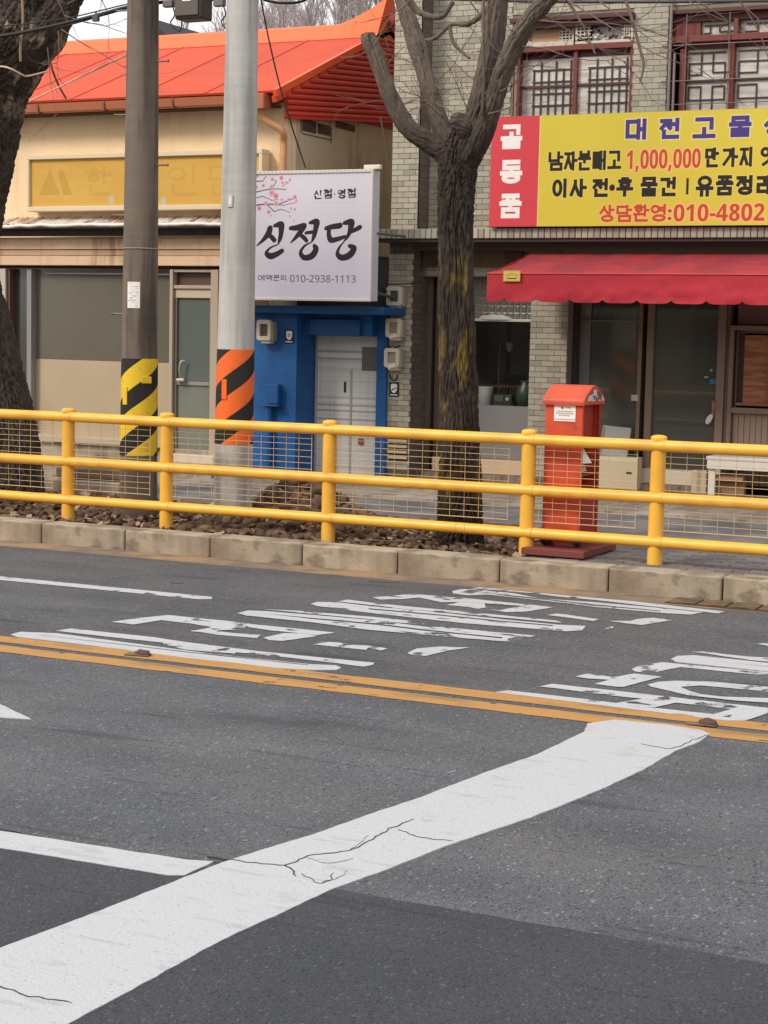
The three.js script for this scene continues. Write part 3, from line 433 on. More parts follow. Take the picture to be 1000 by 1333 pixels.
pole('utility_pole', 'dark weathered concrete utility pole with yellow and black striped wrap and step bolts', [[-8.929,0.16,-0.74,0.169],[-8.919,4.65,-0.74,0.137]], M1, '#e2bd22', 0.684, 1.541, [[1.213, -0.26, 0.055, 0.16], [1.355, 0.97, 0.09, 0.06]], (t, at) => {
  for (const [px, py, s] of [[150, 20, -1], [222, 83, 1], [152, 145, -1], [222, 207, 1], [150, 267, -1], [146, 388, -1], [222, 330, 0]]) { if (!s) continue; const y = 3.996 + (100 - py) / 139.5, A = at(y); const g = obj('step_bolt', bar([A[0] + s * A[3] * 0.9, y, A[2]], [A[0] + s * (A[3] + 0.125), y, A[2] + 0.01], 0.0075, 8), Msteel, t); obj('bolt_head', bar([A[0] + s * (A[3] + 0.125), y, A[2] + 0.01], [A[0] + s * (A[3] + 0.135), y, A[2] + 0.01], 0.012, 8), Msteel, g); }
  const y = 2.504, A = at(y); obj('band', new THREE.TorusGeometry(A[3] + 0.001, 0.007, 6, 40).rotateX(PI / 2).translate(A[0], y, A[2]), mat(S(140, 130, 120), 0.6), t);
  // paper notice curled round the shaft
  const y1 = 2.211, y0 = 1.983, P = at((y0 + y1) / 2), n = 12, g = new THREE.CylinderGeometry(P[3] + 0.003, P[3] + 0.003, y1 - y0, n, 1, true, -0.19, 0.76).translate(P[0], (y0 + y1) / 2, P[2]);
  const ct = canvasTex(128, 256, (c) => { c.fillStyle = '#e8e4de'; c.fillRect(0, 0, 128, 256); for (let i = 0; i < 60; i++) { c.fillStyle = ['rgba(90,80,80,.5)', 'rgba(190,110,110,.4)', 'rgba(120,120,130,.4)'][i % 3]; c.fillRect(rr(6, 90), Math.round(rr(1, 16)) * 15, rr(6, 34), rr(3, 7)); } });
  obj('paper_notice', g, mat([1, 1, 1], 0.7, { map: ct, side: THREE.DoubleSide }), t, true);
});
pole('utility_pole', 'pale smooth concrete utility pole with orange and black striped wrap beside the white sign', [[-7.865,0.16,-0.59,0.169],[-7.83,4.561,-0.59,0.134]], M2, '#ee6a22', 0.843, 1.647, [[1.307, -0.04, 0.05, 0.17]], (t, at) => {
  const y = 2.886, A = at(y); const p = obj('number_plate', rb(-0.022, 0.022, -0.05, 0.05, 0, 0.01, 0.003).translate(0, 0, A[3]).rotateY(0.06).translate(A[0], y, A[2]), mat(S(196, 186, 172), 0.5), t); obj('plate_face', rb(-0.015, 0.015, -0.03, 0.03, 0.01, 0.013, 0.003).translate(0, 0, A[3]).rotateY(0.06).translate(A[0], y, A[2]), mat(S(222, 220, 216), 0.5), p);
});

const slim = (k, pts) => pts.map((q) => [q[0], q[1], q[2], q[3] * k]);
// ---------------------------------------------------------------- street trees
const barkTex = tex(512, 512, (u, v, x, y) => { const f = fbm(u, v, 24, 6, 800, 4), h = fbm(u, v, 7, 7, 806, 4), g = hash(x, y, 7); return [1, 0.97, 0.93].map((t) => t * (0.62 + 0.55 * f + 0.2 * (h - 0.5)) * (0.9 + 0.2 * g)); }, true, 0.6);
const barkBump = tex(512, 512, (u, v) => fbm(u, v, 26, 7, 800, 4), false, 0.6);
const Mbark = mat(null, 0.95, { map: barkTex, bumpMap: barkBump, bumpScale: 0.012, vertexColors: true }), Mtwig = mat(S(116, 98, 86), 0.95);
const twigs = (rng0, starts, per, len, sink) => { // fine forked shoots
  for (const [p, d, L, r] of starts) { const go = (P, D, l, rad, depth) => { const n = 4, pts = [[P.x, P.y, P.z, rad]]; const q = P.clone(), dir = D.clone(); for (let i = 0; i < n; i++) { dir.add(V3(rr(-0.28, 0.28), rr(-0.2, 0.26), rr(-0.25, 0.25))).normalize(); q.addScaledVector(dir, l / n); pts.push([q.x, q.y, q.z, rad * (1 - 0.8 * (i + 1) / n)]); if (depth > 0 && rnd() < 0.55) go(q.clone(), dir.clone().add(V3(rr(-0.9, 0.9), rr(-0.5, 0.7), rr(-0.7, 0.7))).normalize(), l * rr(0.3, 0.6), rad * 0.55, depth - 1); } const g = limb(pts, { seg: 8, n: 5, amp: 0, lump: 0 }); sink.push(g); }; go(p, d, L, r, 2); }
};
{
  const t = thing('street_tree', 'bare pollarded street tree with furrowed mossy trunk in front of the brick building', 'tree');
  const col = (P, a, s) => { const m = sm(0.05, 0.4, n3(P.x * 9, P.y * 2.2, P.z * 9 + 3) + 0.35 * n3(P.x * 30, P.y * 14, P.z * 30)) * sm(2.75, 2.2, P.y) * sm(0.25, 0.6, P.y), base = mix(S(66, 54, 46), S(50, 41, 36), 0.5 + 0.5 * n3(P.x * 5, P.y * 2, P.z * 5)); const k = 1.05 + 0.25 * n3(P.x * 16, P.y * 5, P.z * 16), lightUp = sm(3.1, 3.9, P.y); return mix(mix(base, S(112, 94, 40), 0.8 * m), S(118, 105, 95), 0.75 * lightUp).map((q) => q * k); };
  obj('trunk', limb(slim(0.9, [[-5.681,0.091,-0.46,0.247],[-5.677,0.19,-0.46,0.21],[-5.682,0.376,-0.46,0.194],[-5.691,0.685,-0.46,0.182],[-5.711,1.176,-0.46,0.169],[-5.74,1.726,-0.46,0.153],[-5.767,2.453,-0.46,0.146],[-5.778,2.875,-0.46,0.155],[-5.766,3.144,-0.46,0.164],[-5.731,3.322,-0.46,0.157],[-5.709,3.47,-0.46,0.127],[-5.705,3.541,-0.46,0.06]]), { seg: 620, n: 220, amp: 0.034, k: 22, ky: 2.0, lump: 0.1, col }), Mbark, t);
  const L = (pts, o = {}) => obj('limb', limb(slim(0.92, pts), { seg: 260, n: 90, amp: 0.015, k: 30, ky: 1.6, lump: 0.14, col, ...o }), Mbark, t);
  L([[-5.757,3.054,-0.46,0.121],[-5.881,3.236,-0.46,0.103],[-6.026,3.326,-0.42,0.088],[-6.175,3.443,-0.36,0.079],[-6.296,3.652,-0.32,0.073],[-6.379,3.862,-0.3,0.067],[-6.441,4.022,-0.28,0.067],[-6.481,4.117,-0.26,0.067],[-6.492,4.165,-0.26,0.058]]);
  L([[-5.746,3.143,-0.46,0.115],[-5.883,3.302,-0.52,0.091],[-5.995,3.492,-0.58,0.08],[-6.1,3.742,-0.62,0.074],[-6.199,3.963,-0.66,0.071],[-6.253,4.108,-0.68,0.081],[-6.323,4.264,-0.72,0.075],[-6.43,4.508,-0.76,0.062],[-6.521,4.818,-0.76,0.059],[-6.613,5.19,-0.76,0.056]]);
  L([[-5.745,3.084,-0.46,0.133],[-5.68,3.287,-0.42,0.114],[-5.603,3.47,-0.38,0.102],[-5.525,3.746,-0.36,0.095],[-5.461,4.032,-0.34,0.092],[-5.412,4.373,-0.32,0.085],[-5.378,4.715,-0.32,0.079],[-5.422,5.118,-0.32,0.07]]);
  L([[-5.72,3.143,-0.46,0.109],[-5.564,3.308,-0.36,0.096],[-5.422,3.558,-0.28,0.083],[-5.317,3.806,-0.22,0.079],[-5.175,4.048,-0.16,0.078],[-5.008,4.222,-0.1,0.072],[-4.834,4.378,-0.06,0.068],[-4.573,4.609,-0.06,0.062]]);
  L([[-5.652,3.29,-0.46,0.084],[-5.656,3.408,-0.34,0.096],[-5.716,3.462,-0.28,0.078],[-5.76,3.479,-0.26,0.048]], { seg: 60 });
  L([[-6.317,4.569,-0.46,0.037],[-6.19,4.37,-0.56,0.028],[-5.988,4.317,-0.56,0.022],[-5.891,4.43,-0.56,0.021]], { seg: 40, n: 12, amp: 0.003 });
  L([[-5.386,4.436,-0.36,0.035],[-5.655,4.219,-0.36,0.024],[-5.811,4.216,-0.36,0.019],[-5.953,4.118,-0.36,0.017],[-6.032,4.11,-0.36,0.013]], { seg: 40, n: 10, amp: 0.002 });
  L([[-5.831,4.217,-0.36,0.018],[-5.794,4.08,-0.36,0.016],[-5.7,3.988,-0.36,0.013],[-5.648,3.95,-0.36,0.01]], { seg: 30, n: 8, amp: 0.002 });
  L([[-5.482,4.416,-0.21,0.012],[-5.474,4.069,-0.2,0.013],[-5.455,3.779,-0.19,0.014],[-5.46,3.491,-0.19,0.015]], { seg: 40, n: 8, amp: 0.001 });
  const g = []; const P = (q) => V3(q[0], q[1], q[2]);
  const st = [];
  for (const [q, dx, dy, l] of [[[-5.81, 3.55, -0.4], -0.9, 0.5, 0.5], [[-6.093, 3.445, -0.4], -0.3, 0.5, 0.35], [[-5.433, 3.619, -0.3], 0.5, 0.5, 0.5], [[-5.305, 3.889, -0.2], 0.8, -0.1, 0.55], [[-5.513, 3.738, -0.3], -0.8, 0.5, 0.5], [[-6.092, 3.788, -0.6], 0.9, 0.6, 0.5], [[-6.36, 3.891, -0.3], 0.5, 0.4, 0.35], [[-6.451, 4.038, -0.3], -0.8, 0.1, 0.3], [[-6.409, 4.057, -0.2], 0.7, 0.5, 0.4], [[-5.541, 3.389, -0.3], 0.7, 0.6, 0.5], [[-5.413, 3.502, -0.2], 0.9, 0.2, 0.45], [[-5.609, 3.508, -0.3], -0.6, 0.8, 0.45], [[-5.94, 3.542, -0.5], -0.8, 0.7, 0.4], [[-5.62, 3.42, -0.3], 0.2, 1, 0.6], [[-5.329, 3.66, -0.2], 0.95, 0.4, 0.6]]) st.push([P(q), V3(dx, dy, rr(-0.4, 0.5)).normalize(), l, 0.006]);
  for (const [q, dx, dy, l] of [[[-5.206, 3.992, -0.15], 1, 0.05, 1.0], [[-5.056, 4.174, -0.1], 1, -0.3, 1.1], [[-4.996, 4.227, -0.1], 0.9, -0.55, 1.0], [[-4.86, 4.361, -0.05], 1, -0.35, 1.3], [[-4.743, 4.454, -0.05], 0.8, -0.6, 1.2], [[-4.55, 4.542, 0], 1, -0.3, 1.3], [[-4.432, 4.534, 0], 0.7, -0.7, 1.1], [[-3.991, 4.378, 0.1], 0.8, -0.5, 1.0], [[-3.516, 4.33, 0.2], 0.5, -0.6, 1.0], [[-5.715, 4.503, -0.3], 0.4, -0.7, 0.7], [[-6.153, 4.489, -0.4], -0.5, -0.6, 0.5]]) st.push([P(q), V3(dx, dy, rr(-0.3, 0.4)).normalize(), l, 0.0075]);
  for (const [q0, q1, n] of [[[-6.379, 3.862, -0.3], [-5.999, 3.325, -0.42], 7], [[-6.405, 4.504, -0.75], [-6.01, 3.553, -0.58], 8], [[-5.399, 4.372, -0.32], [-5.579, 3.516, -0.38], 9], [[-5.008, 4.222, -0.1], [-5.468, 3.503, -0.3], 10], [[-4.834, 4.378, -0.06], [-5.175, 4.048, -0.16], 8]]) for (let i = 0; i < n; i++) { const k = rnd(); st.push([P(q0).lerp(P(q1), k), V3(rr(-1, 1), rr(-0.1, 0.9), rr(-0.7, 0.9)).normalize(), rr(0.2, 0.55), rr(0.003, 0.005)]); }
  twigs(0, st, 0, 0, g); obj('twigs', g, Mtwig, t).userData.kind = 'stuff';
  // the long drooping shoot before the window
  obj('twig', limb([[-4.404,4.441,-0.1,0.017],[-4.29,4.215,-0.1,0.012],[-4.198,3.936,-0.1,0.011],[-4.158,3.802,-0.1,0.01],[-4.177,3.688,-0.1,0.008]], { seg: 30, n: 6, amp: 0.001 }), Mtwig, t); obj('twig', limb([[-4.856,4.414,-0.1,0.017],[-4.724,4.24,-0.1,0.011],[-4.616,4.067,-0.1,0.009],[-4.532,3.896,-0.1,0.007]], { seg: 24, n: 6, amp: 0.001 }), Mtwig, t);
}
{
  const t = thing('street_tree', 'massive dark barked street tree standing before the cream house shop window', 'tree');
  const col = (P) => { const m = sm(0.06, 0.3, n3(P.x * 5, P.y * 3.2, P.z * 5 + 1) + 0.3 * n3(P.x * 22, P.y * 12, P.z * 22)) * sm(3.3, 4.2, P.y), k = 1 + 0.3 * n3(P.x * 14, P.y * 6, P.z * 14); return mix(mix(S(80, 68, 60), S(60, 51, 46), 0.5 + 0.5 * n3(P.x * 4, P.y * 2, P.z * 4)), S(164, 146, 126), 0.85 * m).map((q) => q * k); };
  const Mb2 = mat(null, 0.95, { map: barkTex, bumpMap: barkBump, bumpScale: 0.018, vertexColors: true });
  obj('trunk', limb([[-10.88,0.081,-1.4,0.42],[-10.862,0.27,-1.4,0.329],[-10.89,0.568,-1.4,0.321],[-10.973,0.939,-1.4,0.306],[-11.084,1.308,-1.4,0.299],[-11.195,1.753,-1.4,0.299],[-11.306,2.123,-1.4,0.284],[-11.362,2.494,-1.4,0.284],[-11.305,2.937,-1.4,0.305],[-11.248,3.376,-1.4,0.334],[-11.193,3.739,-1.4,0.362],[-11.1,4.099,-1.4,0.383],[-10.919,4.343,-1.4,0.395],[-10.739,4.585,-1.4,0.378],[-10.615,4.862,-1.4,0.333],[-10.439,5.203,-1.4,0.302],[-10.179,5.672,-1.4,0.271]], { seg: 620, n: 220, amp: 0.042, k: 18, ky: 2.0, lump: 0.1, col }), Mb2, t);
  obj('limb', limb([[-11.248,3.887,-1.4,0.311],[-11.339,4.326,-1.4,0.296],[-11.43,4.765,-1.4,0.281],[-11.521,5.348,-1.4,0.251],[-11.705,5.938,-1.4,0.222]], { seg: 260, n: 130, amp: 0.03, k: 20, ky: 1.2, lump: 0.12, col }), Mb2, t);
  obj('limb', limb([[-10.792,4.373,-1.4,0.263],[-10.507,4.545,-1.4,0.246],[-10.315,4.746,-1.4,0.187],[-10.124,4.973,-1.4,0.143],[-9.834,5.3,-1.4,0.12]], { seg: 260, n: 120, amp: 0.026, k: 22, ky: 1.2, lump: 0.12, col }), Mb2, t);
  obj('vine', tube([[-10.395, 4.812, -0.98], [-10.378, 4.568, -0.97], [-10.404, 4.362, -0.97], [-10.411, 4.226, -0.98]], 0.013, 24, 7), mat(S(150, 122, 96), 0.9), t);
  const g = [], st = []; for (const [q, dx, dy, l] of [[[-10.272, 4.376, -1.2], 0.25, -1, 0.65], [[-10.151, 4.523, -1.2], 0.3, -1, 0.4], [[-10.083, 4.658, -1.2], 0.9, -0.5, 0.9], [[-10.049, 4.76, -1.2], 1, 0.3, 0.5], [[-10.116, 4.535, -1.2], 0.9, -0.45, 1.0], [[-10.058, 4.829, -1], 0.4, -1, 0.5], [[-9.624, 4.888, -1.1], 0.2, -1, 0.5]]) st.push([P3(q), V3(dx, dy, 0.1).normalize(), l, 0.0065]);
  twigs(0, st, 0, 0, g); obj('twigs', g, Mtwig, t).userData.kind = 'stuff';
  // pale strap wound round the trunk
  obj('strap', tube([[-10.85, 4.178, -0.9], [-10.518, 4.167, -0.87], [-10.439, 4.144, -0.88], [-10.385, 4.1, -0.98], [-10.423, 4.11, -1.1], [-10.344, 4.176, -1.3]], 0.009, 40, 7), mat(S(206, 182, 158), 0.8), t);
}
function P3(q) { return V3(q[0], q[1], q[2]); }

// ---------------------------------------------------------------- post box
{
  const x0 = -4.847, x1 = -4.544, zf = -0.12, zb = -0.54, yb = 0.3, yE = 1.32, xm = (x0 + x1) / 2;
  const b = thing('post_box', 'scuffed orange red metal post box with a white notice standing behind the railing', 'post box');
  const redT = tex(512, 512, (u, v, x, y) => { const f = fbm(u, v, 6, 6, 820, 5), g = hash(x >> 1, y >> 1, 6); let q = mix(S(206, 78, 42), S(188, 72, 48), sm(0.3, 0.7, f)); if (f > 0.63 && g > 0.55) q = mix(q, S(120, 52, 40), 0.5); if (hash(x >> 2, y >> 2, 8) > 0.998) q = S(90, 50, 40); return q; }, true, 0.9);
  const M = mat(null, 0.5, { map: redT, bumpMap: noiseBump, bumpScale: 0.001 }), MshadedRed = mat(S(150, 38, 28), 0.55), Mbase = mat(S(116, 56, 48), 0.7, { bumpMap: noiseBump, bumpScale: 0.003 });  // second red is darker, shade of side and pocket put into the paint
  // shell: front, far side, back; the side facing up the street holds the deep pocket
  obj('body', [rb(x0, x1, yb, yE, zf - 0.03, zf, 0.008, 2), bx(x0 + 0.001, x0 + 0.025, yb, yE, zb, zf - 0.03), bx(x0 + 0.025, x1 - 0.002, yb, yE, zb, zb + 0.025)], M, b);
  const ya = 1.05, yc = 0.82, yd = 0.62;
  obj('side_panel', [bx(x1 - 0.02, x1 - 0.004, yb, yd, zb + 0.025, zf - 0.03), bx(x1 - 0.06, x1 - 0.045, ya, yE, zb + 0.025, zf - 0.03), bx(x1 - 0.018, x1 - 0.001, yb, yE, zb, zb + 0.04)], MshadedRed, b);
  obj('pocket', [bx(x0 + 0.03, x0 + 0.05, yd - 0.02, ya, zb + 0.025, zf - 0.03), bx(x0 + 0.05, x1 - 0.02, yd - 0.02, yd, zb + 0.025, zf - 0.03), bx(x0 + 0.05, x1 - 0.02, yc - 0.06, yc - 0.045, zb + 0.025, zf - 0.03)], MshadedRed, b);
  const leaf = (w, h, y, rx, ry, c) => obj('leaflet', tr(bx(-w / 2, w / 2, -h / 2, h / 2, -0.003, 0.003), x1 - 0.09, y, (zf + zb) / 2 + rr(-0.05, 0.05), rx, ry, 0), mat(c, 0.6), b);
  leaf(0.14, 0.2, 0.93, -0.7, 1.2, S(224, 214, 206)); leaf(0.12, 0.17, 1.03, -0.9, 0.9, S(206, 190, 196)); leaf(0.14, 0.16, 0.86, -0.5, 1.5, S(180, 176, 172));
  // pitched lid with rolled eaves
  const xa = x0 - 0.018, xb = x1 + 0.018, yr = 1.445, zr = (zf + zb) / 2; const s = new THREE.Shape();
  const prof = (d) => { s.moveTo(zf + 0.02, yE - 0.012); s.bezierCurveTo(zf + 0.025, yE + 0.03, zf + 0.005, yE + 0.03, zf - 0.02, yE + 0.055); s.lineTo(zr + 0.06, yr - 0.008); s.bezierCurveTo(zr + 0.02, yr + 0.004, zr - 0.02, yr + 0.004, zr - 0.06, yr - 0.008); s.lineTo(zb + 0.02, yE + 0.055); s.bezierCurveTo(zb - 0.005, yE + 0.03, zb - 0.025, yE + 0.03, zb - 0.02, yE - 0.012); s.lineTo(zf + 0.02, yE - 0.012); };
  prof(); const lid = new THREE.ExtrudeGeometry(s, { depth: xb - xa - 0.03, bevelEnabled: true, bevelSize: 0.006, bevelThickness: 0.015, bevelSegments: 2, curveSegments: 8 }).rotateY(PI / 2); // depth -> x, shape x -> -z
  lid.scale(1, 1, -1); { const id = lid.attributes; for (let i = 0; i < id.position.count; i += 3) { for (const k of ['position', 'normal']) { const A = id[k], t = [A.getX(i + 1), A.getY(i + 1), A.getZ(i + 1)]; A.setXYZ(i + 1, A.getX(i + 2), A.getY(i + 2), A.getZ(i + 2)); A.setXYZ(i + 2, ...t); } } }
  lid.computeVertexNormals();
  obj('lid', lid.translate(xa + 0.015, 0, 0), M, b);
  { const e = new THREE.Shape(); e.moveTo(-zf + 0.03, yE + 0.012); e.lineTo(-zf + 0.06, yE + 0.05); e.lineTo(-zr - 0.04, yr - 0.028); e.lineTo(-zr + 0.05, yr - 0.026); e.lineTo(-zb - 0.04, yE + 0.05); e.lineTo(-zb, yE + 0.01);
    const g = new THREE.ShapeGeometry(e).rotateY(PI / 2); obj('peeling_gable', g.translate(xb + 0.0035, 0, 0), mat(null, 0.8, { side: THREE.DoubleSide, map: tex(256, 256, (u, v, x, y) => { const f = fbm(u, v, 9, 9, 840, 5); return f > 0.45 ? S(206, 200, 200).map((t) => t * (0.85 + 0.3 * (f - 0.45))) : f > 0.38 ? S(128, 120, 122) : S(126, 66, 54); }, true, 0.35) }), b); }
  const nb = [-4.774,1.306,-4.602,1.179], pr = printed(nb[0], nb[2], nb[3], nb[1], zf + 0.003, 1100, (c, X, Y, w, h) => { c.fillStyle = '#ece6e0'; c.fillRect(0, 0, w, h); c.fillStyle = '#d45a50'; c.beginPath(); c.arc(w * 0.38, h * 0.2, h * 0.09, 0, 7); c.fill(); c.fillStyle = 'rgba(190,120,100,.7)'; c.fillRect(w * 0.52, h * 0.15, w * 0.26, h * 0.09); c.fillStyle = 'rgba(120,100,104,.75)'; for (const [y, a, d] of [[0.38, 0.14, 0.8], [0.5, 0.1, 0.86], [0.62, 0.22, 0.6]]) for (let x = a; x < a + d - 0.1; x += 0.075) c.fillRect(w * x, h * y, w * 0.055, h * 0.075); c.fillStyle = '#b0a8a4'; c.fillRect(0, h * 0.86, w, h * 0.07); });
  obj('notice', pr.g, pr.m, b, true);
  obj('foot', [bx(x0 + 0.03, x1 - 0.03, 0.22, yb, zb + 0.05, zf - 0.06)], mat(S(120, 44, 34), 0.6), b);
  for (const x of [x0 + 0.012, x1 - 0.03]) obj('foot_bracket', [rb(x, x + 0.02, 0.22, yb + 0.01, zf - 0.06, zf - 0.01, 0.004), cyl(0.035, 0.035, 0.02, 16).rotateX(PI / 2).translate(x + 0.01, 0.26, zf - 0.02)], mat(S(46, 34, 32), 0.7), b);
  obj('base_plate', rb(x0 - 0.08, x1 + 0.12, 0.168, 0.222, zb - 0.12, 0.1, 0.008, 2), Mbase, b);
}

// ---------------------------------------------------------------- cream house with the orange sheet-metal roof
const XC = -9.812, ZF = -4.98;                                        // its corner and front wall
const plaster = (c0, c1, s) => tex(512, 512, (u, v, x, y) => { const f = fbm(u, v, 4, 4, s, 5), d = fbm(u, v, 36, 3, s + 7, 3), g = hash(x, y, s); let q = mix(c0, c1, sm(0.42, 0.78, f * 0.55 + d * 0.45)); return q.map((t) => t * (0.96 + 0.08 * g)); }, true, 2.2);
const creamTex = plaster(S(242, 214, 172), S(226, 194, 150), 300), peachTex = plaster(S(226, 192, 158), S(160, 128, 104), 310);
const Mcream = mat(null, 0.92, { map: creamTex, bumpMap: noiseBump, bumpScale: 0.003 }), Mpeach = mat(null, 0.9, { map: peachTex, bumpMap: noiseBump, bumpScale: 0.003 });
const shadedEndTex = plaster(S(206, 184, 152), S(176, 150, 120), 320), MshadedEnd = mat(null, 0.92, { map: shadedEndTex, bumpMap: noiseBump, bumpScale: 0.003 });  // same plaster toned down, the end wall's shade put into the colour
const roofTex = tex(512, 512, (u, v, x, y) => { const f = fbm(u, v, 5, 5, 330, 5), d = fbm(u, v, 4, 30, 337, 3); let q = mix(S(210, 76, 38), S(192, 72, 42), sm(0.35, 0.7, 0.6 * f + 0.4 * d)); if (hash(x >> 2, y >> 2, 9) > 0.9975) q = mix(q, S(120, 60, 46), 0.7); return q; }, true, 2.5);
const Morange = mat(S(240, 92, 40), 0.5), MroofPaint = [1, 0.95, 1.04].map((k) => mat([k, k, k], 0.8, { map: roofTex })), Mrust = mat(S(196, 56, 38), 0.55), Mgutter = mat(S(176, 104, 72), 0.5);
const dark = mat([0.012, 0.011, 0.01], 0.9), Mwood = mat(S(92, 62, 48), 0.7), Malum = mat(S(178, 160, 140), 0.45), MalumGrey = mat(S(150, 146, 142), 0.4, { metalness: 0.3 });
{
  const h = thing('cream_house', 'cream plastered house with orange sheet metal roof and closed shopfront behind the two utility poles', 'house', [0, 0, 0]);
  obj('wall', bx(-18, XC, 2.95, 4.32, ZF - 0.2, ZF), Mcream, h); obj('back_wall', bx(-18, XC, 0.1, 4.3, -10.2, -10), Mcream, h);
  obj('end_wall', bx(XC - 0.2, XC - 0.002, 0.1, 4.3, -9.99, ZF - 0.002), MshadedEnd, h);
  // bared masonry where the plaster has fallen
  const Mb = mat(S(150, 124, 100), 0.95, { map: slabTex });
  for (const [x0, y0, x1, y1] of [[402, 163, 419, 177], [421, 164, 437, 176], [444, 156, 470, 164]]) { const z0 = -5.324, zz = (x) => z0 + (x - 402) * (-6.629 - z0) / 68, yy = (y) => 4.211 + (160 - y) * 0.0094; obj('bared_block', rb(XC - 0.05, XC + 0.008, yy(y1), yy(y0), zz(x1), zz(x0), 0.006), Mb, h); }
  for (const [a, b, c, d] of [[400, 154, 401, 180], [420, 166, 440, 166.8], [438, 166, 439, 184], [402, 180, 438, 181]]) { const z0 = -5.324, zz = (x) => z0 + (x - 402) * (-6.629 - z0) / 68, yy = (y) => 4.211 + (160 - y) * 0.0094; obj('plaster_crack', bx(XC - 0.01, XC + 0.003, yy(d), yy(b), zz(c), zz(a)), mat(S(92, 74, 60), 1), h); }
  // front roof slope: seamed sheets between eave and ridge
  const roof = new THREE.Group(); roof.name = 'roof'; h.add(roof);
  const ey = 4.41, ez = -4.66, ry = 5.48, rz = -7.4, sl = Math.hypot(ry - ey, rz - ez), ang = Math.atan2(ry - ey, ez - rz), xr = -9.77;
  const sheetG = [0, 1, 2].map((i) => uvm(rb(-0.4495, 0.4495, -0.025, 0.0, -sl, 0, 0.002, 1)));
  for (let i = 0; i < 9; i++) {
    const x = xr - 0.47 - i * 0.9, m = new THREE.Mesh(sheetG[i % 3], MroofPaint[i % 3]); m.name = 'roof_sheet'; m.position.set(x, ey, ez); m.rotation.x = ang; roof.add(m);
    const s = new THREE.Mesh(uvm(rb(-0.018, 0.018, -0.01, 0.007, -sl + 0.1, 0, 0.005, 1)), MroofPaint[0]); s.name = 'seam'; s.position.set(x + 0.45, ey + 0.003, ez); s.rotation.x = ang; roof.add(s);
  }
  obj('back_slope', tr(bx(-18, xr, -0.03, 0, -sl, 0), 0, ry, rz, -ang), MroofPaint[0], roof);
  obj('eave_board', bx(-18, xr - 0.12, ey - 0.13, ey - 0.035, ez - 0.14, ez - 0.1), mat(S(84, 66, 54), 0.8), roof);
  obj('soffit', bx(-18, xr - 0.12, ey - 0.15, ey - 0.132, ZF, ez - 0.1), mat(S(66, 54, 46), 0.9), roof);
  // ridge cap, flaring up at the gable end
  { const prof = []; const w = 0.2, steps = 60; const pos = [], idx = [];
    const xs = []; for (let i = 0; i <= steps; i++) xs.push(-18 + (xr + 0.02 + 18) * i / steps);
    const xf = -10.413;
    const sec = (x) => { const u = clamp((x - xf) / (xr + 0.02 - xf)), up = 0.3 * u * (0.75 + 0.25 * u); return [[ry - 0.12 - 0.02, rz + 0.36], [ry + 0.06 + up, rz + 0.1], [ry + 0.1 + up, rz], [ry + 0.06 + up, rz - 0.1], [ry - 0.14, rz - 0.36]]; };
    for (const x of [...xs, xr + 0.02]) for (const [y, z] of sec(x)) pos.push(x, y, z);
    for (let i = 0; i < xs.length; i++) for (let j = 0; j < 4; j++) { const a = i * 5 + j, b = a + 5; idx.push(a, a + 1, b, a + 1, b + 1, b); }
    const e = xs.length * 5; idx.push(e, e + 1, e + 2, e, e + 2, e + 3, e, e + 3, e + 4);
    const g = new THREE.BufferGeometry(); g.setAttribute('position', new THREE.Float32BufferAttribute(pos, 3)); g.setIndex(idx); const gg = g.toNonIndexed(); gg.computeVertexNormals();
    obj('ridge_cap', gg, mat(S(250, 104, 44), 0.5, { side: THREE.DoubleSide }), roof);
    obj('ridge_trim', tr(bx(-18, xr, 0.0, 0.016, -0.02, 0.012), 0, ry - 0.155, rz + 0.37, ang), Mrust, roof);
  }
  { const b = new THREE.LatheGeometry([[0, -0.12], [0.06, -0.1], [0.1, -0.03], [0.1, 0.03], [0.06, 0.1], [0, 0.12]].map(([a, c]) => new THREE.Vector2(a, c)), 20).rotateZ(PI / 2); const q = [-9.884, 5.566, -7.4]; obj('ridge_end_tile', b.translate(xr + 0.06, q[1], rz), mat(S(150, 50, 40), 0.6), roof); }
  // rake trim in two steps, then the corrugated gable
  for (const [o, d, x, m] of [[0.0, 0.075, xr, Morange], [0.075, 0.065, xr - 0.025, mat(S(226, 82, 42), 0.5)]]) { obj('rake_trim', tr(bx(x - 0.03, x + 0.02, -o - d + 0.02, -o + 0.02, -sl - 0.02, 0.05), 0, ey, ez, ang), m, roof); obj('rake_trim', tr(bx(x - 0.03, x + 0.02, -o - d + 0.02, -o + 0.02, -sl, 0), 0, ry, rz, -ang), m, roof); }
  const slatsN = 20, y0 = 4.17, dy = 0.063;
  const slatM = [mat(S(204, 58, 36), 0.5), mat(S(196, 55, 36), 0.52)];
  for (let i = 0; i < slatsN; i++) {
    const y = y0 + i * dy, T = 0.093, tA = Math.tan(ang), zA = (ry - 0.055 + rz * tA - y - dy + 5 * T) / (tA - T), zB = (y + dy - 5 * T - ry + 0.055 + rz * tA) / (tA + T);  // the sheets climb slightly towards the back
    const z1 = Math.min(zA, -4.9), z0 = Math.max(zB, -10); if (z1 - z0 < 0.1) continue;
    const s = new THREE.Shape(); s.moveTo(0, 0); s.lineTo(0.018, 0.006); s.quadraticCurveTo(0.03, dy * 0.4, 0.02, dy * 0.7); s.lineTo(0, dy * 0.98); s.lineTo(-0.02, dy * 0.98); s.lineTo(-0.02, 0);
    obj('gable_slat', new THREE.ExtrudeGeometry(s, { depth: z1 - z0, bevelEnabled: false, curveSegments: 4 }).translate(XC + 0.03, 0, z0 + 5).rotateX(Math.atan(0.093)).translate(0, y, -5), slatM[i % 2], roof);
  }
